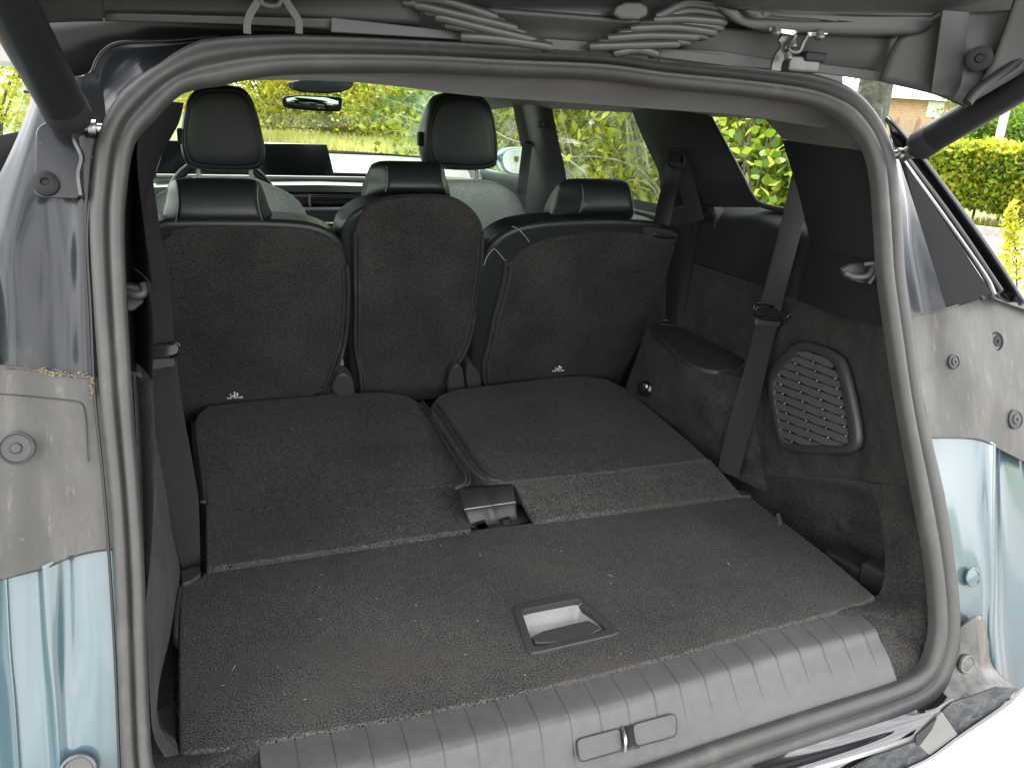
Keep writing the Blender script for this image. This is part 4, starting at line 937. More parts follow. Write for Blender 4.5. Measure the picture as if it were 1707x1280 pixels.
buckle(br, [(1262, 510), (1315, 519), (1317, 527), (1306, 535), (1268, 528), (1258, 518)], yB-.008)
keeper(br, [(1262, 529), (1303, 535), (1300, 545), (1260, 542)], yB-.003)
tube('belt_ring', [Q(a, c, y=yB-.010) for a, c in [(1290, 512), (1268, 506), (1257, 512), (1256, 522), (1264, 529), (1285, 533), (1308, 533), (1315, 525)]], .0025, screenm, br)
# second row outer belt, right: loop at the pillar, strap to the seat and strap to the reel
g = lathe('belt_guide', Q(1126, 262, x=.585), (-.8, -.6, 0), [(.012, -.02), (.015, -.012), (.015, .002), (.010, .006), (.003, .007)], pillarm, car)
tube('guide_loop', [Q(a, c, x=.57) for a, c in [(1112, 268), (1113, 256), (1122, 250), (1135, 253), (1142, 264), (1140, 280), (1130, 283), (1118, 278)]], .0035, plastic, g, closed=True, up=(-.8, -.6, 0))
belt([Q(1122, 270, x=.575), Q(1118, 300, x=.57), Q(1110, 335, x=.555), Q(1102, 374, x=.545)], .045, (-.9, -.4, 0), m=mat('black_webbing', (.012, .011, .011), .5))
belt([Q(1134, 272, x=.585), Q(1143, 305, x=.59), Q(1154, 345, x=.60), Q(1160, 370, x=.605)], .04, (-.8, -.6, 0))
# front belt on the B pillar
fbm = mat('grey_webbing', (.10, .095, .09), .6)
belt([Q(861, 155, x=.60), Q(868, 195, x=.605), Q(877, 240, x=.61)], .045, (-.7, -.7, 0), m=mat('pillar_light_trim', (.20, .19, .18), .6))
belt([Q(879, 240, x=.60), Q(874, 280, x=.59), Q(869, 325, x=.58)], .04, (-.8, -.6, 0), m=fbm)
lathe('belt_guide', Q(880, 242, x=.605), (-.7, -.7, 0), [(.006, -.01), (.014, 0), (.012, .006), (.004, .008)], plastic, car)
box('coat_clip', Q(902, 208, x=.60), (.02, .03, .02), plastic, car, bev=.005)

# ---------------- wing mirror
wm = pillow('wing_mirror', chaikin(QL([(832, 262), (840, 249), (856, 245), (878, 246), (890, 262), (890, 285), (876, 294), (856, 294), (838, 285)], y=2.74), 2), [(.75, -.006), (.93, -.008), (1.0, .01), (.97, .06), (.8, .10), (.4, .12)], carbody, car, n=(0, 1, 0))
slab('mirror_glass', chaikin(QL([(836, 264), (844, 253), (858, 249), (878, 250), (886, 264), (884, 283), (872, 290), (856, 290), (842, 283)], y=2.728), 2), .003, mat('mirror_silver_side', (.75, .8, .8), .03, metal=1), wm, n=(0, 1, 0), bev=.001)

# ---------------- outer shell (keeps the light out, seen only from beside)
def shell(f, s):
    ys = [.26, .40, .6, 1.2, 2.0, 3.0, 3.6, 4.2]
    rows = []
    for z, inset in ((-.52, .06), (-.3, .02), (0, 0), (.25, .01), (.42, .05)):
        rows.append([f(V(((.93-inset-.05*max(0, y-3.4)), y, z))) for y in ys])
    grid('body_side', rows, carbody, car, nu=3, nv=3)
    mk('roof_rail', [f(V(p)) for p in [(.735, .42, .735), (.76, 2.3, .76), (.62, 2.3, .80), (.62, .42, .775)]], [(0, 1, 2, 3)], paint_dark, car)
    mk('window_sill_panel', [f(V(p)) for p in [(.88, .1, .42), (.88, 3.2, .41), (.735, 3.2, .425), (.715, .1, .465)]], [(0, 1, 2, 3)], carbody, car)
    mk('outer_pillar', [f(V(p)) for p in [(.735, .90, .455), (.70, .90, .77), (.70, 1.0, .77), (.745, 1.02, .455)]], [(0, 1, 2, 3)], paint_dark, car)
    mk('outer_pillar', [f(V(p)) for p in [(.745, 1.86, .445), (.70, 1.84, .77), (.70, 1.95, .77), (.75, 2.0, .445)]], [(0, 1, 2, 3)], paint_dark, car)
    for yw in (.75, 3.45):
        wh = lathe('wheel', f(V((.80, yw, -.41))), (s, 0, 0), [(.19, -.10), (.33, -.09), (.34, -.05), (.34, .06), (.31, .10), (.22, .105)], rubber_dark, car, n=32)
        lathe('rim', f(V((.80, yw, -.41))), (s, 0, 0), [(.22, .06), (.225, .10), (.20, .095), (.12, .06), (.04, .09)], steel, wh, n=24)
both(shell)
mk('roof_panel', [V(p) for p in [(-.50, .19, .795), (.50, .19, .795), (.66, .45, .80), (.70, 2.3, .85), (-.70, 2.3, .85), (-.66, .45, .80)]], [(0, 1, 2, 3, 4, 5)], paint_dark, car, solid=.01, off=1)
slab('windscreen', [V((-.60, 2.30, .79)), V((.60, 2.30, .79)), V((.72, 3.05, .47)), V((-.72, 3.05, .47))], .004, glass, car, bev=0)
for s in (-1, 1): sweep('front_pillar', [V((s*.64, 2.25, .77)), V((s*.70, 2.7, .62)), V((s*.76, 3.1, .45))], circ(.03, 8), plastic, car)
grid('bonnet', [[V((-.75, 3.05, .46)), V((0, 3.02, .49)), V((.75, 3.05, .46))], [V((-.80, 3.4, .40)), V((0, 3.4, .44)), V((.80, 3.4, .40))], [V((-.78, 4.0, .26)), V((0, 4.05, .32)), V((.78, 4.0, .26))], [V((-.70, 4.25, -.1)), V((0, 4.35, -.1)), V((.70, 4.25, -.1))]], carbody, car, flip=True)
grid('cowl', [[V((-.72, 3.0, .47)), V((0, 3.0, .482)), V((.72, 3.0, .47))], [V((-.75, 3.12, .45)), V((0, 3.12, .47)), V((.75, 3.12, .45))]], rubber_dark, car)
slab('underbody', [V((-.88, 0, -.45)), V((.88, 0, -.45)), V((.85, 4.2, -.45)), V((-.85, 4.2, -.45))], .02, rubber_dark, car, n=(0, 0, -1), bev=0)
grid('bumper', [[V((x, -.16-.06*(1-(x/.95)**2), -.16)) for x in (-.93, -.5, 0, .5, .78)], [V((x, -.24-.06*(1-(x/.95)**2), -.22)) for x in (-.93, -.5, 0, .5, .80)], [V((x, -.24-.06*(1-(x/.95)**2), -.5)) for x in (-.93, -.5, 0, .5, .80)]], bumperm, car)
for s in (-1, 1): mk('side_gap_backing', [V((s*a, b, c)) for a, b, c in [(.69, .12, -.12), (.69, 1.2, -.12), (.69, 1.2, .44), (.69, .12, .44)]], [(0, 1, 2, 3)], plastic, car)  # added backing sheets, stop the bright outside showing between the side trims
def rear_corner(f, s):
    A = [O3((1725, 540, .052)), O3((1735, 782, .052)), O3((1745, 960, .076)), O3((1760, 1200, .076))]
    B = [V((.88, .27, A[0].z)), V((.92, .27, A[1].z)), V((.92, .27, A[2].z)), V((.90, .27, A[3].z-.2))]
    ruled('rear_corner', [f(p) for p in A], [f(p) for p in B], carbody, car, n=6, nu=4, bulge=(.05*s, -.02, 0))
both(rear_corner)

# ---------------- open tailgate
tgm = mat('tailgate_trim', (.034, .033, .031), .48, spec=.4, noise=[(10, .12, 5)], bump=(900, .25, .0004), dirt=(150, (.2, .2, .19), .74, .82, (1, 1, 1)))
tgd = mat('tailgate_dark_trim', (.022, .022, .022), .4, spec=.4)
tg = slab('tailgate', [V((-.70, .16, .835)), V((.70, .16, .835)), V((.74, -.25, 1.07)), V((.72, -.95, 1.38)), (V((-.72, -.95, 1.38))), V((-.74, -.25, 1.07))], .03, gloss_black, car, n=(0, .45, 1), bev=.004)
def TG(px, py, y): return Q(px, py, y=y)
def tgrid(name, rows, m, **k): return grid(name, [[TG(*p) for p in r] for r in rows], m, tg, **k)
slab('trim_gap_backing', [TG(a, b, .135) for a, b in [(-80, -140), (1850, -140), (1850, 0), (1700, 60), (1612, 140), (1480, 118), (1300, 98), (900, 58), (500, 36), (100, 28), (-80, -20)]], .01, tgd, tg, n=(0, 1, 0), bev=0)  # added dark sheet behind the trim, blocks outside light leaking through its gaps
# inner trim, left piece
tgrid('inner_trim', [[(-40, -60, -.02), (90, -60, .0), (270, -60, .0)], [(-30, -8, .02), (92, -8, .05), (173, -8, .06)], [(35, 43, .09), (98, 38, .10), (172, 36, .11)]], tgm, solid=.01)
tgrid('inner_trim', [[(172, -60, -.01), (420, -60, .0), (700, -60, .0)], [(173, 0, .07), (420, -2, .08), (700, -5, .08)], [(174, 18, .09), (420, 24, .10), (700, 40, .10)]], tgm, solid=.01)
tgrid('inner_trim', [[(174, 17, .12), (420, 25, .12), (700, 42, .12)], [(175, 24, .105), (420, 30, .105), (560, 36, .105)], [(175, 36, .11), (420, 41, .11), (560, 52, .11)]], tgd, solid=.004)
tgrid('edge_strip', [[(176, 22, .10), (300, 26, .10), (420, 29, .10), (552, 32, .10)], [(176, 35, .103), (300, 38, .103), (420, 42, .103), (552, 48, .103)]], tgm, solid=.004)
slab('edge_strip', [TG(a, b, .10) for a, b in [(552, 29), (755, 52), (880, 68), (880, 78), (760, 66), (552, 54)]], .006, plastic_dusty, tg, bev=.001)
slab('edge_strip', [TG(a, b, .10) for a, b in [(880, 62), (960, 68), (1100, 80), (1210, 92), (1210, 110), (1100, 96), (880, 80)]], .006, tgm, tg, bev=.001)
slab('edge_strip', [TG(a, b, .115) for a, b in [(1100, 80), (1205, 86), (1290, 100), (1290, 115), (1100, 104)]], .006, plastic_dusty, tg, bev=.001)
# centre panel
tgrid('inner_trim', [[(640, -60, .0), (850, -60, .0), (1120, -60, .0)], [(690, 0, .08), (850, 4, .08), (1100, 6, .08)], [(760, 14, .09), (860, 22, .09), (1075, 40, .09)]], tgd, solid=.01)
tgrid('inner_trim', [[(800, 17, .085), (940, 28, .085), (1075, 38, .085)], [(840, 45, .10), (940, 52, .10), (1040, 60, .10)], [(880, 64, .105), (950, 68, .105), (1020, 76, .105)]], tgm, solid=.006)
slab('latch_cover', chaikin([TG(a, b, .07) for a, b in [(1030, 3), (1082, 4), (1080, 34), (1020, 32)]], 1), .01, tgm, tg, bev=.003)
# right piece
tgrid('inner_trim', [[(1180, -60, -.01), (1430, -60, -.01), (1760, -60, -.02)], [(1190, 6, .06), (1430, 14, .06), (1760, 10, .04)], [(1290, 17, .065), (1430, 25, .065), (1600, 30, .06)]], tgm, solid=.01)
tgrid('inner_trim', [[(1195, 10, .075), (1290, 16, .075), (1440, 24, .07), (1572, 22, .06)], [(1240, 44, .075), (1320, 50, .075), (1440, 55, .07), (1545, 52, .06)], [(1278, 55, .09), (1350, 60, .09), (1440, 62, .085), (1515, 60, .07)]], mat('tailgate_mid_trim', (.035, .034, .033), .5), solid=.008)
tgrid('inner_trim', [[(1150, 40, .11), (1260, 52, .11), (1390, 58, .11), (1500, 62, .10)], [(1140, 70, .115), (1260, 84, .115), (1390, 90, .115), (1490, 96, .10)], [(1130, 96, .12), (1290, 118, .12), (1390, 124, .12), (1480, 134, .11)]], tgm, solid=.006)
slab('edge_strip', [TG(a, b, .10) for a, b in [(1340, 103), (1470, 120), (1468, 136), (1340, 118)]], .006, plastic_dusty, tg, bev=.001)
tgrid('inner_trim', [[(1572, 22, .05), (1640, 20, .04), (1760, 12, .0)], [(1500, 62, .08), (1610, 70, .04), (1760, 60, .0)], [(1466, 136, .09), (1560, 158, .05), (1612, 176, .02)]], tgm, solid=.006)
slab('trim_band', [TG(a, b, .035) for a, b in [(1572, 17), (1617, 20), (1600, 165), (1553, 155)]], .004, tgd, tg, bev=.001)
tgrid('inner_trim', [[(1700, -20, .0), (1760, -20, -.02)], [(1660, 90, .01), (1760, 40, -.02)], [(1612, 176, .015), (1760, 90, -.02)]], tgm, solid=.006)
sweep('tailgate_seal', [TG(a, b, .0) for a, b in [(1612, 172), (1630, 150), (1670, 122), (1740, 72)]], circ(.0065, 8), rubber_dark, tg, up=(0, -1, 0))
c = TG(1633, 98, .02); lathe('trim_button', c, (CP-c), [(.015, -.004), (.0155, .002), (.011, .004), (.006, .003), (.004, .007), (.001, .007)], plastic, tg)
# rubber bellows for the wiring
for side in ('l', 'r'):
    ribs = {'l': [((672, -6), (740, 2), (819, 27)), ((680, 4), (745, 14), (832, 36)), ((700, 10), (760, 24), (851, 46)), ((716, 20), (775, 32), (866, 55)), ((734, 30), (790, 44), (883, 66)), ((750, 42), (810, 54), (900, 72)), ((776, 62), (830, 66), (912, 78))],
            'r': [((1100, 26), (1145, 6), (1205, 14)), ((1108, 30), (1150, 18), (1206, 26)), ((1096, 34), (1140, 32), (1203, 37)), ((1072, 42), (1130, 40), (1198, 46)), ((1058, 48), (1120, 46), (1186, 54)), ((1038, 56), (1100, 52), (1172, 60)), ((1020, 64), (1080, 60), (1156, 62)), ((1004, 72), (1070, 68), (1142, 70)), ((990, 78), (1050, 76), (1124, 74)), ((1030, 88), (1062, 83), (1093, 90))]}[side]
    be = None
    for k, rb in enumerate(ribs):
        P = [TG(a, b, .085+.003*(k % 2)) for a, b in rb]
        o = sweep('rib', [P[0]+V((0, .008, 0))]+P+[P[-1]+V((0, .012, 0))], circ(.0055, 8), bellows, tg if be is None else be, up=(0, -1, .3), sm=5)
        if be is None: o.name = 'wiring_bellows'; be = o
# tailgate hinges
hg = slab('tailgate_hinge', [TG(a, b, .075) for a, b in [(1283, 46), (1326, 50), (1328, 56), (1322, 60), (1284, 53)]], .004, steel, tg, bev=.001)
slab('tailgate_hinge', [TG(a, b, .075) for a, b in [(1346, 54), (1380, 53), (1381, 58), (1350, 62)]], .004, steel, tg, bev=.001)
tube('hinge_arm', [TG(a, b, .078) for a, b in [(1326, 50), (1325, 62), (1314, 78), (1318, 86), (1332, 86), (1340, 70), (1350, 54)]], .0028, steel_dark, hg)
sweep('hinge_arm', [TG(a, b, .085) for a, b in [(1302, 60), (1307, 68), (1306, 85), (1296, 100), (1292, 118)]], [(-.007, -.002), (.007, -.002), (.007, .002), (-.007, .002)], steel_dark, hg, up=(0, -1, 0))
for a, b, r in ((1294, 54, .006), (1366, 61, .006), (1323, 74, .0035), (1314, 95, .005)): lathe('hinge_bolt', TG(a, b, .07), (0, -.6, -1), [(r, -.004), (r, .003), (r*.6, .004)], steel, hg, n=8)
box('hinge_base', TG(1330, 108, .11), (.05, .03, .02), steel_dark, hg, bev=.004); box('hinge_cover', TG(1350, 96, .105), (.035, .03, .012), plastic, hg, bev=.004)
for pts in ([(428, -30), (430, 0), (418, 22), (412, 40), (412, 57)], [(474, -30), (476, 0), (489, 22), (497, 36), (498, 57)]):
    sweep('hinge_arm', [TG(a, b, .08) for a, b in pts], [(-.0035, -.001), (.0035, -.001), (.0035, .004), (-.0035, .004)], plastic_dusty, tg, up=(0, -1, 0))
tube('hinge_loop', [TG(a, b, .078) for a, b in [(432, -4), (440, 8), (462, 10), (470, -2)]], .003, plastic_dusty, tg)
# gutter behind the left corner: dark glossy roof edge
slab('roof_gutter', [TG(a, b, .26) for a, b in [(20, -20), (500, -10), (900, 30), (1300, 80), (1405, 100), (1405, 165), (1300, 150), (900, 110), (400, 90), (170, 140), (60, 140), (30, 130)]], .01, mat('gutter_paint', (.012, .013, .015), .25, spec=.35), car, n=(0, 1, 0), bev=0)

# ---------------- tailgate struts
def strut(s):
    S0 = V((s*.565, .159, .676)); E0 = V((s*.612, -.27, .953)); d = (E0-S0).normalized()
    o = tube('gas_strut', [S0+d*.022, S0+d*.62], .0215, strutm, car, n=24, sm=0)
    lathe('strut_collar', S0+d*.012, d, [(.010, -.004), (.017, .002), (.0222, .010), (.0222, .030), (.0218, .034)], plastic, o)
    lathe('strut_socket', S0-d*.002, d, [(.004, -.012), (.0095, -.008), (.0095, .010), (.006, .016)], steel_dark, o, n=14)
    lathe('ball_stud', S0, (-s, 0, -.05), [(.009, -.012), (.009, -.004), (.005, -.002), (.005, .012), (.0085, .013), (.0085, .020), (.0055, .021), (.0055, .030), (.002, .034)], steel, o, n=14)
strut(-1); strut(1)
bp_ = slab('strut_bracket', rc([Q(a, b, o=.004) for a, b in [(60, 212), (113, 188), (132, 198), (135, 260), (136, 333), (56, 330)]], .008), .006, paint_dark, car, n=(0, 1, 0), bev=.002)
sweep('bracket_flange', [Q(a, b, o=-.006) for a, b in [(124, 186), (126, 210), (124, 232), (136, 262), (131, 290), (136, 328)]], [(-.0015, -.012), (.0015, -.012), (.0015, .006), (-.0015, .006)], steel_dark, bp_, up=(0, -1, 0))
lathe('bracket_screw', Q(76, 305, o=.001), nOP, [(.0125, -.003), (.0125, .001), (.0075, .0045), (.0045, .0045), (.0035, .0015), (.0005, .0015)], plastic, bp_, n=20)
lathe('bracket_washer', Q(124, 210, o=-.012), (1, -.1, 0), [(.013, -.002), (.0135, .0), (.0125, .002), (.006, .0025)], steel_dark, bp_, n=20)
# ================================================================ OUTSIDE
def G(px, py): return Q(px, py, z=GZ)
def structure(o): o['kind'] = 'structure'; return o
asph = mat('asphalt', (.16, .155, .15), .85, noise=[(40, .2, 4), (1.2, .12, 4)], bump=(60, .6, .004))
grassm = mat('grass_ground', (.10, .12, .035), .95, noise=[(.6, .3, 5), (25, .4, 4)])
structure(mk('ground', [V((-600, -600, GZ-.02)), V((600, -600, GZ-.02)), V((600, 900, GZ-.02)), V((-600, 900, GZ-.02))], [(0, 1, 2, 3)], grassm))
structure(mk('road', [V((-9, -40, GZ)), V((10, -40, GZ)), V((10, -1, GZ)), V((3.2, 3.5, GZ)), V((3.2, 8, GZ)), V((2.2, 15, GZ)), V((-.2, 22, GZ)), V((-5, 28, GZ)), V((-12, 33, GZ)), V((-18, 30, GZ)), V((-9, 20, GZ)), V((-4.6, 10, GZ)), V((-4.8, 2, GZ))], [tuple(range(13))], asph, smooth=False))
# side road to the right, between the car and the clipped hedge
a, b = G(1480, 372), G(1760, 408); dr = (b-a).normalized(); nr = V((-dr.y, dr.x, 0))
if nr.dot(CP-a) < 0: nr = -nr
structure(mk('side_road', [a-dr*14+V((0, 0, .004)), b+dr*25+V((0, 0, .004)), b+dr*25+nr*7.6+V((0, 0, .004)), a-dr*14+nr*7.6+V((0, 0, .004))], [(0, 1, 2, 3)], mat('pale_paving', (.30, .285, .26), .8, noise=[(30, .15, 4), (1.5, .1, 4)]), smooth=False))
kc = (a-dr*2+b+dr*6)/2; kl = (b-a).length+8
kb = structure(box('kerb', kc-nr*.06+V((0, 0, .05)), (kl, .12, .14), mat('kerb_stone', (.32, .28, .25), .85, noise=[(20, .2, 4)]), None, rz=math.atan2(dr.y, dr.x), bev=.01))
def leafmat(name, cols, trans=.45, rough=.5):
    m = bpy.data.materials.new(name); m.use_nodes = True; t = m.node_tree; nn = t.nodes; ll = t.links; nn.clear()
    o = nn.new('ShaderNodeOutputMaterial'); g = nn.new('ShaderNodeNewGeometry'); r = nn.new('ShaderNodeValToRGB'); r.color_ramp.interpolation = 'LINEAR'
    el = r.color_ramp.elements; el[0].color = (*cols[0], 1); el[1].color = (*cols[-1], 1)
    for i, c in enumerate(cols[1:-1]): e = el.new((i+1)/(len(cols)-1)); e.color = (*c, 1)
    d = nn.new('ShaderNodeBsdfPrincipled'); d.inputs['Roughness'].default_value = rough; d.inputs['Specular IOR Level'].default_value = .3; tr = nn.new('ShaderNodeBsdfTranslucent'); x = nn.new('ShaderNodeMixShader'); x.inputs[0].default_value = trans
    tc_ = nn.new('ShaderNodeTexCoord'); q = nn.new('ShaderNodeTexNoise'); q.inputs['Scale'].default_value = .8; q.inputs['Detail'].default_value = 3
    ma = nn.new('ShaderNodeMath'); ma.operation = 'MULTIPLY_ADD'; ma.inputs[1].default_value = .55; ad = nn.new('ShaderNodeMath'); ad.operation = 'MULTIPLY_ADD'; ad.inputs[1].default_value = 1.5; ad.inputs[2].default_value = -.53
    ll.new(tc_.outputs['Object'], q.inputs['Vector']); ll.new(q.outputs['Fac'], ad.inputs[0]); ll.new(g.outputs['Random Per Island'], ma.inputs[0]); ll.new(ad.outputs[0], ma.inputs[2])
    ll.new(ma.outputs[0], r.inputs[0]); ll.new(r.outputs[0], d.inputs['Base Color']); ll.new(r.outputs[0], tr.inputs[0]); ll.new(d.outputs[0], x.inputs[1]); ll.new(tr.outputs[0], x.inputs[2]); ll.new(x.outputs[0], o.inputs[0]); return m
def leafmesh(name, P, size, m, parent=None, flat=.35, asp=.6, droop=.0):
    """P: n x 3 centres; rhomb leaves folded along the middle"""
    n = len(P); d = rng.normal(size=(n, 3)); d /= np.linalg.norm(d, axis=1)[:, None]; e = rng.normal(size=(n, 3)); e[:, 2] += .6; e = np.cross(d, e); e /= np.linalg.norm(e, axis=1)[:, None]; f = np.cross(d, e)
    s = (size*rng.uniform(.6, 1.3, n))[:, None]
    v = np.stack([P-d*s*.5, P+e*s*asp*.45+f*s*.08, P+d*s*.55, P-e*s*asp*.45+f*s*.08, P-d*s*.02], 1).reshape(-1, 3)
    idx = np.arange(n)[:, None]*5; tris = np.concatenate([idx+np.array([[0, 1, 4]]), idx+np.array([[1, 2, 4]]), idx+np.array([[2, 3, 4]]), idx+np.array([[3, 0, 4]])], 1).reshape(-1, 3)
    me = bpy.data.meshes.new(name); me.vertices.add(len(v)); me.vertices.foreach_set('co', v.ravel()); me.loops.add(tris.size); me.loops.foreach_set('vertex_index', tris.ravel().astype(np.int32))
    me.polygons.add(len(tris)); me.polygons.foreach_set('loop_start', np.arange(0, tris.size, 3, dtype=np.int32)); me.update(calc_edges=True); me.validate()
    return link(name, me, m, parent)
def lk(o):   # children of outside things keep world coordinates
    return o
def clumps(n, c, r, k, spread=.28):
    """k clump centres on an ellipsoid shell, leaves gathered round them"""
    c = np.array(c); r = np.array(r); d = rng.normal(size=(k, 3)); d /= np.linalg.norm(d, axis=1)[:, None]; cc_ = c+d*r*rng.uniform(.45, 1, (k, 1)); sz = rng.uniform(.5, 1.2, k)
    i = rng.integers(0, k, n); return cc_[i]+rng.normal(size=(n, 3))*r*spread*sz[i][:, None]*.6
yel = leafmat('autumn_leaves', [(.16, .22, .03), (.36, .42, .04), (.62, .58, .06), (.80, .68, .08), (.70, .50, .10)], .55)
grn = leafmat('green_leaves', [(.03, .08, .012), (.07, .15, .015), (.16, .26, .02), (.30, .36, .03)], .5)
wild = leafmat('wild_leaves', [(.05, .09, .012), (.13, .18, .015), (.26, .30, .025), (.48, .44, .05)], .5)
straw = leafmat('dry_grass', [(.18, .17, .04), (.34, .32, .08), (.52, .48, .18), (.60, .55, .28)], .4)
bark = mat('grey_bark', (.13, .12, .09), .9, noise=[(14, .4, 6)], bump=(30, 1, .02)); twigm = mat('pale_twig', (.30, .27, .20), .8); twigd = mat('brown_twig', (.10, .075, .05), .8)
def twigs(name, segs, m, parent, r=.01):
    vs = []; fs = []
    for pth, r0 in segs:
        P = crline([V(p) for p in pth], 3); fr = frames(P, V((.1, .2, 1)) if abs((P[-1]-P[0]).normalized().z) < .9 else V((1, 0, 0))); b0 = len(vs); n = len(P)
        for i, (c, (t, s, u)) in enumerate(zip(P, fr)):
            rr = r0*(1-.8*i/n)
            for q in range(4): a_ = q*pi/2; vs.append(c+s*rr*cos(a_)+u*rr*sin(a_))
        for i in range(n-1):
            for q in range(4): fs.append((b0+i*4+q, b0+i*4+(q+1) % 4, b0+i*4+4+(q+1) % 4, b0+i*4+4+q))
    return mk(name, vs, fs, m, parent)
def thing(name, loc, label, cat, group=None): return empty(name, loc, label, cat, group)
def child(o, root): o.parent = root; o.location = -root.location if root.parent is None else V((0, 0, 0)); return o
def bush(name, base, rad, n, leaf, m, label, cat='bush', k=60, group=None, stems=14, tw=twigd, spread=.28):
    base = V(base); r = thing(name, base, label, cat, group); c = base+V((0, 0, rad[2]*.95))
    child(leafmesh('foliage', clumps(n, c, rad, k, spread), leaf, m), r)['kind'] = 'stuff'
    sg = []
    for i in range(stems):
        a_ = random.uniform(0, 2*pi); e_ = c+V((cos(a_)*rad[0]*random.uniform(.2, .9), sin(a_)*rad[1]*random.uniform(.2, .9), random.uniform(-.1, .9)*rad[2])); mdl = base.lerp(e_, .5)+V((random.gauss(0, .1), random.gauss(0, .1), .15*rad[2]))
        sg.append(([base+V((random.gauss(0, .08), random.gauss(0, .08), 0)), mdl, e_], .02*rad[2]))
    child(twigs('stems', sg, tw, None), r); return r
# bushes beyond the windscreen (about 25 m ahead) and the tall dry verge before them
spots = [(235, 30, 3.0, 'yellow green bush seen left of the left headrest'), (455, 28, 3.2, 'yellowing bush beyond the rear view mirror'), (560, 30, 3.6, 'broad autumn bush behind the mirror, half green'), (650, 29, 3.4, 'bright yellow bush seen between the front headrests'), (735, 27, 3.2, 'bushy shrub just left of the right front headrest'), (835, 24, 3.0, 'fresh green bush between right headrest and door pillar')]
for i, (px, d_, h_, lb) in enumerate(spots):
    p = far(px, 200, d_*.95); bush('autumn_bush', V((p.x, p.y, GZ)), (3.1, 1.8, h_*.62), 15000, .15, yel if i != 5 else grn, lb, k=110, group='bushes beyond the windscreen', spread=.30)
n = 26000; pa, pb = far(180, 200, 25), far(860, 200, 20); t = rng.uniform(0, 1, n); dep = rng.uniform(-2.5, 1.5, n); D_ = (pb-pa); D_.z = 0; D_.normalize(); Nn = V((-D_.y, D_.x, 0))
P = np.stack([pa.x+(pb.x-pa.x)*t+Nn.x*dep, pa.y+(pb.y-pa.y)*t+Nn.y*dep, np.full(n, GZ)], 1)
def blades(name, P, h, wd, m):
    n = len(P); hh = h*rng.uniform(.4, 1.2, n); a_ = rng.uniform(0, 2*pi, n); dx = np.stack([np.cos(a_), np.sin(a_), 0*a_], 1); lean = rng.normal(size=(n, 3))*.25*hh[:, None]; lean[:, 2] = 0
    up = np.zeros((n, 3)); up[:, 2] = hh
    v = np.stack([P-dx*wd, P+dx*wd, P+up+lean], 1).reshape(-1, 3); tr = np.arange(3*n, dtype=np.int32)
    me = bpy.data.meshes.new(name); me.vertices.add(3*n); me.vertices.foreach_set('co', v.ravel()); me.loops.add(3*n); me.loops.foreach_set('vertex_index', tr); me.polygons.add(n); me.polygons.foreach_set('loop_start', np.arange(0, 3*n, 3, dtype=np.int32)); me.update(calc_edges=True)
    return link(name, me, m)
tag(blades('tall_grass', P, .48, .03, straw), 'tall dry yellow grass along the verge beyond the windscreen', 'grass', kind='stuff')
# green wall of wild shrub with bare arching twigs seen through the rear door window
def wildshrub(px, d_, rad, lb, n=9000, m=wild, tw=twigm, arch=36):
    p = far(px, 240, d_); base = V((p.x, p.y, GZ)); sgn_ = arch; r = thing('wild_shrub', base, lb, 'shrub', 'wild shrubs beyond the side windows'); c = base+V((0, 0, rad[2]*.9))
    child(leafmesh('foliage', clumps(n, c, rad, 90, .34), .065, m), r)['kind'] = 'stuff'
    sg = []
    for i in range(arch):
        o_ = base+V((random.uniform(-.9, .9)*rad[0], random.uniform(-.9, .9)*rad[1], random.uniform(.2, 1.2))); a_ = (-1 if px > 1050 else random.choice((-1, 1))) if arch > 20 else 1; ln = random.uniform(.5, 1.25); v = CR*a_*random.uniform(.2, .9)
        sg.append(([o_, o_+v*ln*.35+V((0, 0, ln*.6)), o_+v*ln*.8+V((0, 0, ln*.75)), o_+v*ln*1.3+V((0, 0, ln*random.uniform(.45, 1.0)))], random.choice((.004, .006, .010))))
    child(twigs('twigs', sg, tw, None), r); return r
wildshrub(870, 7.5, (1.3, 1.0, 1.5), 'wild green shrub seen beside the front seat belt', arch=10)
wildshrub(985, 6.0, (1.3, 1.0, 1.6), 'dense shrub with bare arching twigs in the rear door window', n=14000, arch=150)
wildshrub(1110, 5.4, (1.1, .9, 1.4), 'twiggy shrub behind the rear door window edge', n=9000, arch=90)
# close leafy bush in the quarter window: its leaves can be told apart
lm_ = leafmat('broad_leaves', [(.04, .075, .008), (.12, .18, .012), (.24, .29, .02), (.42, .42, .04)], .45, .4)
p = far(1260, 265, 3.3); base = V((p.x, p.y, GZ)); hb = thing('hazel_bush', base, 'leafy lime green bush filling the rear quarter window', 'bush')
lv = []; 
def leafdata():
    vs = []; fs = []; w_ = [0, .30, .46, .48, .36, .14, 0]; n = len(w_)
    for i, ww in enumerate(w_): y = i/(n-1); zc = -.22*y*y; vs += [(-ww, y, zc+.10*ww), (0, y, zc-.03), (ww, y, zc+.10*ww)]
    for i in range(n-1): a_ = i*3; fs += [(a_, a_+1, a_+4, a_+3), (a_+1, a_+2, a_+5, a_+4)]
    me = bpy.data.meshes.new('leaf'); me.from_pydata(vs, [], fs); me.polygons.foreach_set('use_smooth', [True]*len(me.polygons)); return me
lmz = []
for i, c in enumerate([(.08, .13, .015), (.15, .21, .018), (.25, .30, .02), (.42, .40, .035)]):
    me = leafdata(); m_ = leafmat('broad_leaf_%d' % i, [c, tuple(q*1.25 for q in c)], .38, .4); me.materials.append(m_); lmz.append(me)
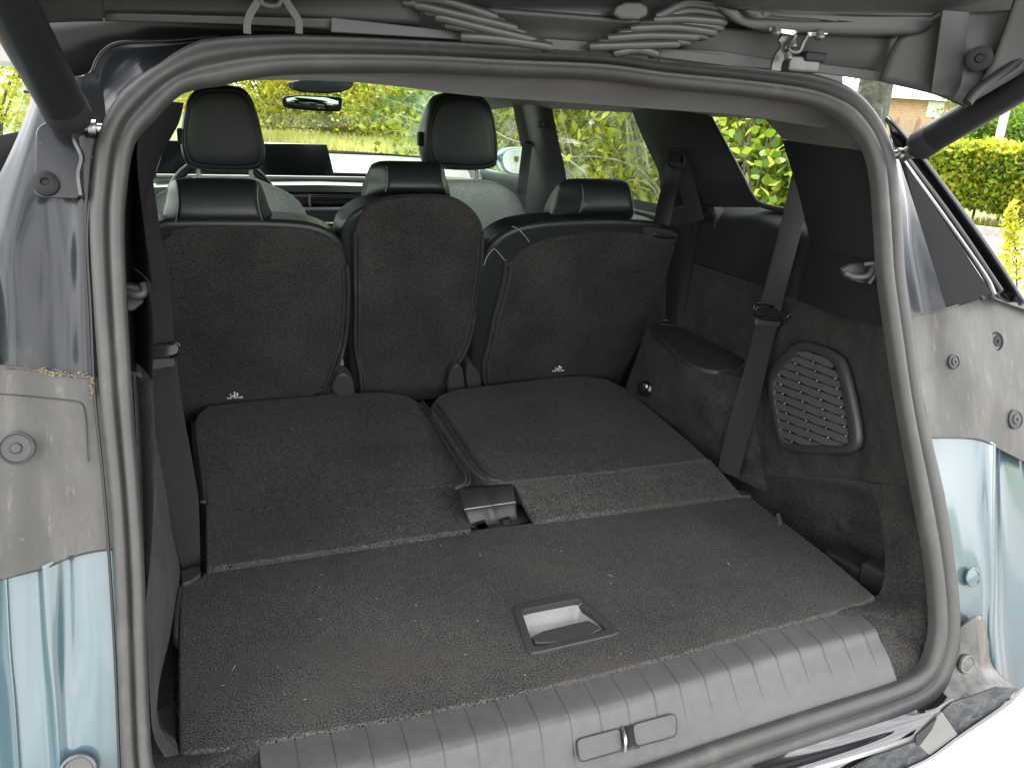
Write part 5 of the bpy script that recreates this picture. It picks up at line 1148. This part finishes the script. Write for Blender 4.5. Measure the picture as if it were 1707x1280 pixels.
for i in range(300):
    px = random.uniform(1165, 1350); py = random.uniform(175, 370); q = far(px, py, random.uniform(2.9, 3.6)); s_ = random.uniform(.030, .052)
    o = bpy.data.objects.new('leaf', random.choice(lmz)); COL.objects.link(o); o.parent = hb; o.location = q-base
    o.rotation_euler = (random.gauss(.9, .5), random.gauss(0, .5), random.uniform(0, 2*pi)); o.scale = (s_, s_*1.05, s_)
pp = clumps(12000, far(1255, 310, 3.75), (.34, .36, 1.0), 70, .24); pp = pp[pp[:, 2] < .78]; child(leafmesh('foliage', pp, .045, lm_, asp=.85), hb)['kind'] = 'stuff'
sg = []
for k_ in range(10):
    px = random.uniform(1190, 1330); q = far(px, 150, 3.3); sg.append(([base+V((random.gauss(0, .1), random.gauss(0, .1), 0)), base.lerp(q, .5)+V((random.gauss(0, .06), random.gauss(0, .06), 0)), q], .012))
child(twigs('stems', sg, twigd, None), hb)
# right: clipped hedge beyond the side road
hm = leafmat('hedge_leaves', [(.08, .15, .015), (.22, .30, .02), (.48, .44, .03), (.62, .44, .06)], .5)
A, B = G(1500, 366), G(1800, 404); A = A-nr*.35; B = B-nr*.35; hd = B-A; hlen = hd.length; hd.normalize()
A2 = A-hd*3; ln = hlen+9
r = thing('clipped_hedge', (A2+hd*ln/2), 'low clipped autumn hedge across the side road', 'hedge')
n = 52000; t = rng.uniform(0, ln, n); face = rng.random(n); dep = np.where(face < .55, rng.normal(.02, .07, n), rng.uniform(0, .9, n)); zz = np.where(face < .55, rng.uniform(.18, 1.15, n), 1.13+rng.normal(0, .05, n)); zz += .05*np.sin(t*2.1)+.03*np.sin(t*5)
P = np.stack([A2.x+hd.x*t-nr.x*dep, A2.y+hd.y*t-nr.y*dep, GZ+zz], 1)
child(leafmesh('foliage', P, .085, hm, asp=.8), r)['kind'] = 'stuff'
n = 9000; t = rng.uniform(0, ln, n); P = np.stack([A2.x+hd.x*t-nr.x*rng.uniform(.1, .7, n), A2.y+hd.y*t-nr.y*rng.uniform(.1, .7, n), GZ+rng.uniform(.25, 1.05, n)], 1)
child(leafmesh('inner_foliage', P, .11, grn, asp=.8), r)['kind'] = 'stuff'
sg = []
for i in range(int(ln/.35)):
    q = A2+hd*(i*.35+random.uniform(-.05, .05))-nr*.4; sg.append(([q, q+V((random.gauss(0, .05), 0, .4)), q+V((random.gauss(0, .1), 0, .9))], .03))
child(twigs('stems', sg, twigd, None), r)
n = 9000; t = rng.uniform(0, ln, n); dd = rng.uniform(-.35, .25, n); P = np.stack([A2.x+hd.x*t-nr.x*dd, A2.y+hd.y*t-nr.y*dd, np.full(n, GZ)], 1)
tag(blades('verge_grass', P, .16, .012, leafmat('verge', [(.12, .16, .03), (.30, .28, .06), (.36, .2, .08)], .4)), 'short grass and fallen leaves under the clipped hedge', 'grass', kind='stuff')
# taller green bushes behind it
p = far(1668, 225, 17); bush('garden_bush', V((p.x, p.y, GZ)), (1.4, 1.1, 1.05), 14000, .10, grn, 'rounded green garden bush behind the clipped hedge', k=90, spread=.36)
p = far(1730, 200, 20); bush('garden_bush', V((p.x, p.y, GZ)), (2.0, 1.6, 1.6), 12000, .12, grn, 'taller green bush at the right edge behind the lamp post', k=90, spread=.36)
# red car behind the hedge
p = far(1600, 243, 24); cbx = V((p.x, p.y, GZ)); rc = thing('parked_car', cbx, 'small red car half hidden behind the clipped hedge', 'car')
redm = mat('red_paint', (.35, .03, .03), .3, coat=1)
dx = V((cos(-.7), sin(-.7), 0)); dy = V((-dx.y, dx.x, 0))
def carprof(name, prof, w_, m, par): 
    vs = [cbx+dx*a_+dy*s*w_*f_+V((0, 0, z)) for s in (-1, 1) for a_, z, f_ in prof]; k_ = len(prof); fs = [tuple(range(k_))[::-1], tuple(range(k_, 2*k_))]+[(i, (i+1) % k_, k_+(i+1) % k_, k_+i) for i in range(k_)]
    return child(mk(name, vs, fs, m, None, bev=.04), par)
carprof('body', [(-2, .3, 1), (2, .3, 1), (2.05, .7, 1), (1.2, .9, 1), (-1.9, .92, 1), (-2.05, .7, 1)], .85, redm, rc); carprof('cabin', [(1.1, .88, .95), (.5, 1.38, .8), (-1.2, 1.40, .8), (-1.85, .9, .95)], .84, mat('far_car_glass', (.25, .33, .38), .15, coat=1), rc)
carprof('roof', [(.45, 1.39, .8), (.3, 1.44, .76), (-1.1, 1.46, .76), (-1.2, 1.41, .8)], .84, redm, rc)
for a_ in (-1.25, 1.25):
    for s in (-1, 1): child(lathe('wheel', cbx+dx*a_+dy*s*.82+V((0, 0, .32)), dy, [(.2, -.1), (.32, -.09), (.32, .09), (.2, .1)], rubber_dark, None), rc)
# lamp post
p = far(1661, 250, 15); lb = V((p.x, p.y, GZ)); top_ = far(1678, 172, 15)
lp = thing('street_lamp', lb, 'slim grey lamp post rising behind the clipped hedge', 'lamp post'); postm = mat('galvanised_post', (.36, .37, .39), .5)
tp = lb+V((.0, .0, 4.6)); child(sweep('post', [lb, lb.lerp(tp, .5), tp], circ(.075, 12), postm, None, up=(1, 0, 0), sm=0), lp); child(sweep('arm', [tp, tp+V((-.2, -.1, .25)), tp+V((-.9, -.5, .35))], circ(.04, 8), postm, None, up=(0, 0, 1)), lp); child(box('lamp_head', tp+V((-1.1, -.6, .34)), (.55, .25, .10), postm, None, bev=.03, rz=.5), lp)
# sapling by the road
p = G(1695, 505); sp = thing('roadside_sapling', p, 'thin yellow leaved sapling in front of the side road', 'sapling')
tops = far(1685, 352, (p-CP).dot(CF))
sg = [([p, p.lerp(tops, .5)+V((.03, 0, 0)), tops], .012)]
for i in range(9):
    q = p.lerp(tops, .25+.08*i); sg.append(([q, q+V((random.gauss(0, .08), random.gauss(0, .08), .08)), q+V((random.gauss(0, .15), random.gauss(0, .15), .10))], .005))
child(twigs('stem', sg, twigd, None), sp)
n = 900; t = rng.uniform(.2, 1.02, n); sdv = .11*(1.15-t); P = np.stack([p.x+(tops.x-p.x)*t+rng.normal(0, 1, n)*sdv, p.y+(tops.y-p.y)*t+rng.normal(0, 1, n)*sdv, p.z+(tops.z-p.z)*t+rng.normal(0, .04, n)], 1)
child(leafmesh('foliage', P, .05, yel), sp)['kind'] = 'stuff'
# dark trunk between the seal and the open tailgate
p = far(1452, 170, 7.0); tb = V((p.x, p.y, GZ)); tr = thing('roadside_tree', tb, 'thick mossy grey tree trunk beside the house front', 'tree')
child(sweep('trunk', [tb, tb+V((.02, 0, 1.2)), tb+V((.03, .02, 2.4)), tb+V((-.05, 0, 4.2)), tb+V((0, 0, 6.5))], circ(.145, 14), mat('mossy_bark', (.055, .06, .04), .9, noise=[(9, .45, 7)], bump=(16, 1, .05)), None, up=(1, 0, 0), scale=lambda t_: 1.25-.7*t_), tr)
child(leafmesh('crown', clumps(9000, tb+V((0, 0, 5.8)), (2.0, 2.0, 1.7), 80, .3), .12, grn), tr)['kind'] = 'stuff'
sg = []
for i in range(14):
    a_ = random.uniform(0, 2*pi); q = tb+V((0, 0, random.uniform(3.6, 5.5))); e_ = q+V((cos(a_)*1.7, sin(a_)*1.7, 1.0)); sg.append(([q, q.lerp(e_, .5)+V((0, 0, .2)), e_], .05))
child(twigs('branches', sg, bark, None), tr)
# house, fence
def wallpt(px, py, dist): return far(px, py, dist)
hl, hr = wallpt(1380, 200, 33), wallpt(1720, 215, 37); hl.z = hr.z = GZ; hx = (hr-hl).normalized(); hn = V((hx.y, -hx.x, 0))
if hn.dot(CP-hl) < 0: hn = -hn
hw = (hr-hl).length; house = thing('brick_house', (hl+hr)/2, 'single storey yellow brick house with pale roof behind the fence', 'house')
def HB(name, u0, u1, z0, z1, d0, d1, m, par, bev=0):
    vs = []
    for u in (u0, u1):
        for d_ in (d0, d1):
            for z in (z0, z1): vs.append(hl+hx*u+hn*d_+V((0, 0, z)))
    fs = [(0, 1, 3, 2), (4, 6, 7, 5), (0, 4, 5, 1), (2, 3, 7, 6), (0, 2, 6, 4), (1, 5, 7, 3)]
    return child(mk(name, vs, fs, m, None, smooth=False, bev=bev), par)
def hu(px, py=190):   # distance along the wall seen at px
    n_ = hn; D = ray(px, py); t = (n_.dot(hl-CP))/n_.dot(D); q = CP+D*t; return (q-hl).dot(hx), q.z-GZ
brick = mat('yellow_brick', (.42, .27, .16), .85, noise=[(3, .15, 4), (30, .1, 3)])
t_ = brick.node_tree; bt = t_.nodes.new('ShaderNodeTexBrick'); bt.inputs['Scale'].default_value = 2.2; bt.inputs['Color1'].default_value = (.46, .30, .18, 1); bt.inputs['Color2'].default_value = (.38, .24, .14, 1); bt.inputs['Mortar'].default_value = (.45, .40, .33, 1); bt.inputs['Mortar Size'].default_value = .015
tcx = t_.nodes.new('ShaderNodeTexCoord'); mpx = t_.nodes.new('ShaderNodeMapping'); mpx.inputs['Rotation'].default_value = (radians(90), 0, 0); t_.links.new(tcx.outputs['Object'], mpx.inputs[0]); t_.links.new(mpx.outputs[0], bt.inputs['Vector']); t_.links.new(bt.outputs['Color'], t_.nodes['Principled BSDF'].inputs['Base Color'])
zt = hu(1540, 161)[1]
HB('wall', 0, hw, 0, zt-.1, -6, 0, brick, house)
wf = mat('white_window_frame', (.75, .75, .73), .5)
for x0, x1, y0, y1 in ((1448, 1470, 165, 193), (1547, 1568, 169, 197), (1640, 1662, 172, 200)):
    u0, za = hu(x0, y0); u1, zb = hu(x1, y1); fr_ = HB('window', u0, u1, zb, za, .0, .06, wf, house)
    for k_ in (0,): 
        o = HB('pane', u0+.1, u1-.1, zb+.1, za-.1, .05, .07, mat('house_glass', (.30, .33, .25), .1, coat=1), house); o.parent = fr_; o.location = (0, 0, 0)
roofm = mat('pale_roof', (.50, .47, .45), .6, noise=[(4, .1, 4)])
vs = [hl+hx*u+hn*d_+V((0, 0, z)) for u in (-.6, hw+.6) for d_, z in ((.6, zt-.12), (.6, zt+.02), (-3, zt+1.7), (-6.6, zt+.02), (-6.6, zt-.12))]
rf = child(mk('roof', vs, [(0, 1, 2, 3, 4)[::-1], (5, 6, 7, 8, 9), (0, 5, 6, 1), (1, 6, 7, 2), (2, 7, 8, 3), (3, 8, 9, 4), (0, 4, 9, 5)], roofm, None, smooth=False), house)
g_ = HB('gutter', -.6, hw+.6, zt-.16, zt, .6, .72, wf, house)
# wooden fence in front of it
fl, fr2 = wallpt(1380, 220, 22), wallpt(1620, 232, 23.5); fl.z = fr2.z = GZ; fx = (fr2-fl).normalized(); fn = V((fx.y, -fx.x, 0)); fn = fn if fn.dot(CP-fl) > 0 else -fn; fw = (fr2-fl).length
fence = thing('wooden_fence', (fl+fr2)/2, 'pale wooden panel fence in front of the brick house', 'fence'); woodm = mat('weathered_boards', (.40, .30, .21), .8, noise=[(6, .2, 5)]); postw = mat('fence_post_wood', (.30, .19, .12), .8)
def FB(name, u0, u1, z0, z1, d0, d1, m, me=None):
    vs = []
    for u in (u0, u1):
        for d_ in (d0, d1):
            for z in (z0, z1): vs.append(fl+fx*u+fn*d_+V((0, 0, z)))
    fs = [(0, 1, 3, 2), (4, 6, 7, 5), (0, 4, 5, 1), (2, 3, 7, 6), (0, 2, 6, 4), (1, 5, 7, 3)]
    return child(mk(name, vs, fs, m, None, smooth=False), fence)
D = ray(1520, 199); tt = fn.dot(fl-CP)/fn.dot(D); ftop = (CP+D*tt).z-GZ
seg = fw*35/240.0
u = 0
while u < fw:
    FB('post', u-.05, u+.05, 0, ftop+.04, -.02, .08, postw)
    for k_ in range(8): FB('board', u+.05, min(u+seg-.05, fw), .1+(ftop-.12)*k_/8+.01*(k_ % 2), .1+(ftop-.12)*(k_+.94)/8, .0, .025+.01*(k_ % 2), woodm)
    u += seg
p = far(-30, 105, 20); bush('autumn_bush', V((p.x, p.y, GZ)), (2.2, 1.8, 1.9), 7000, .16, yel, 'orange yellow bush just visible past the left tailgate strut', k=90, spread=.34)
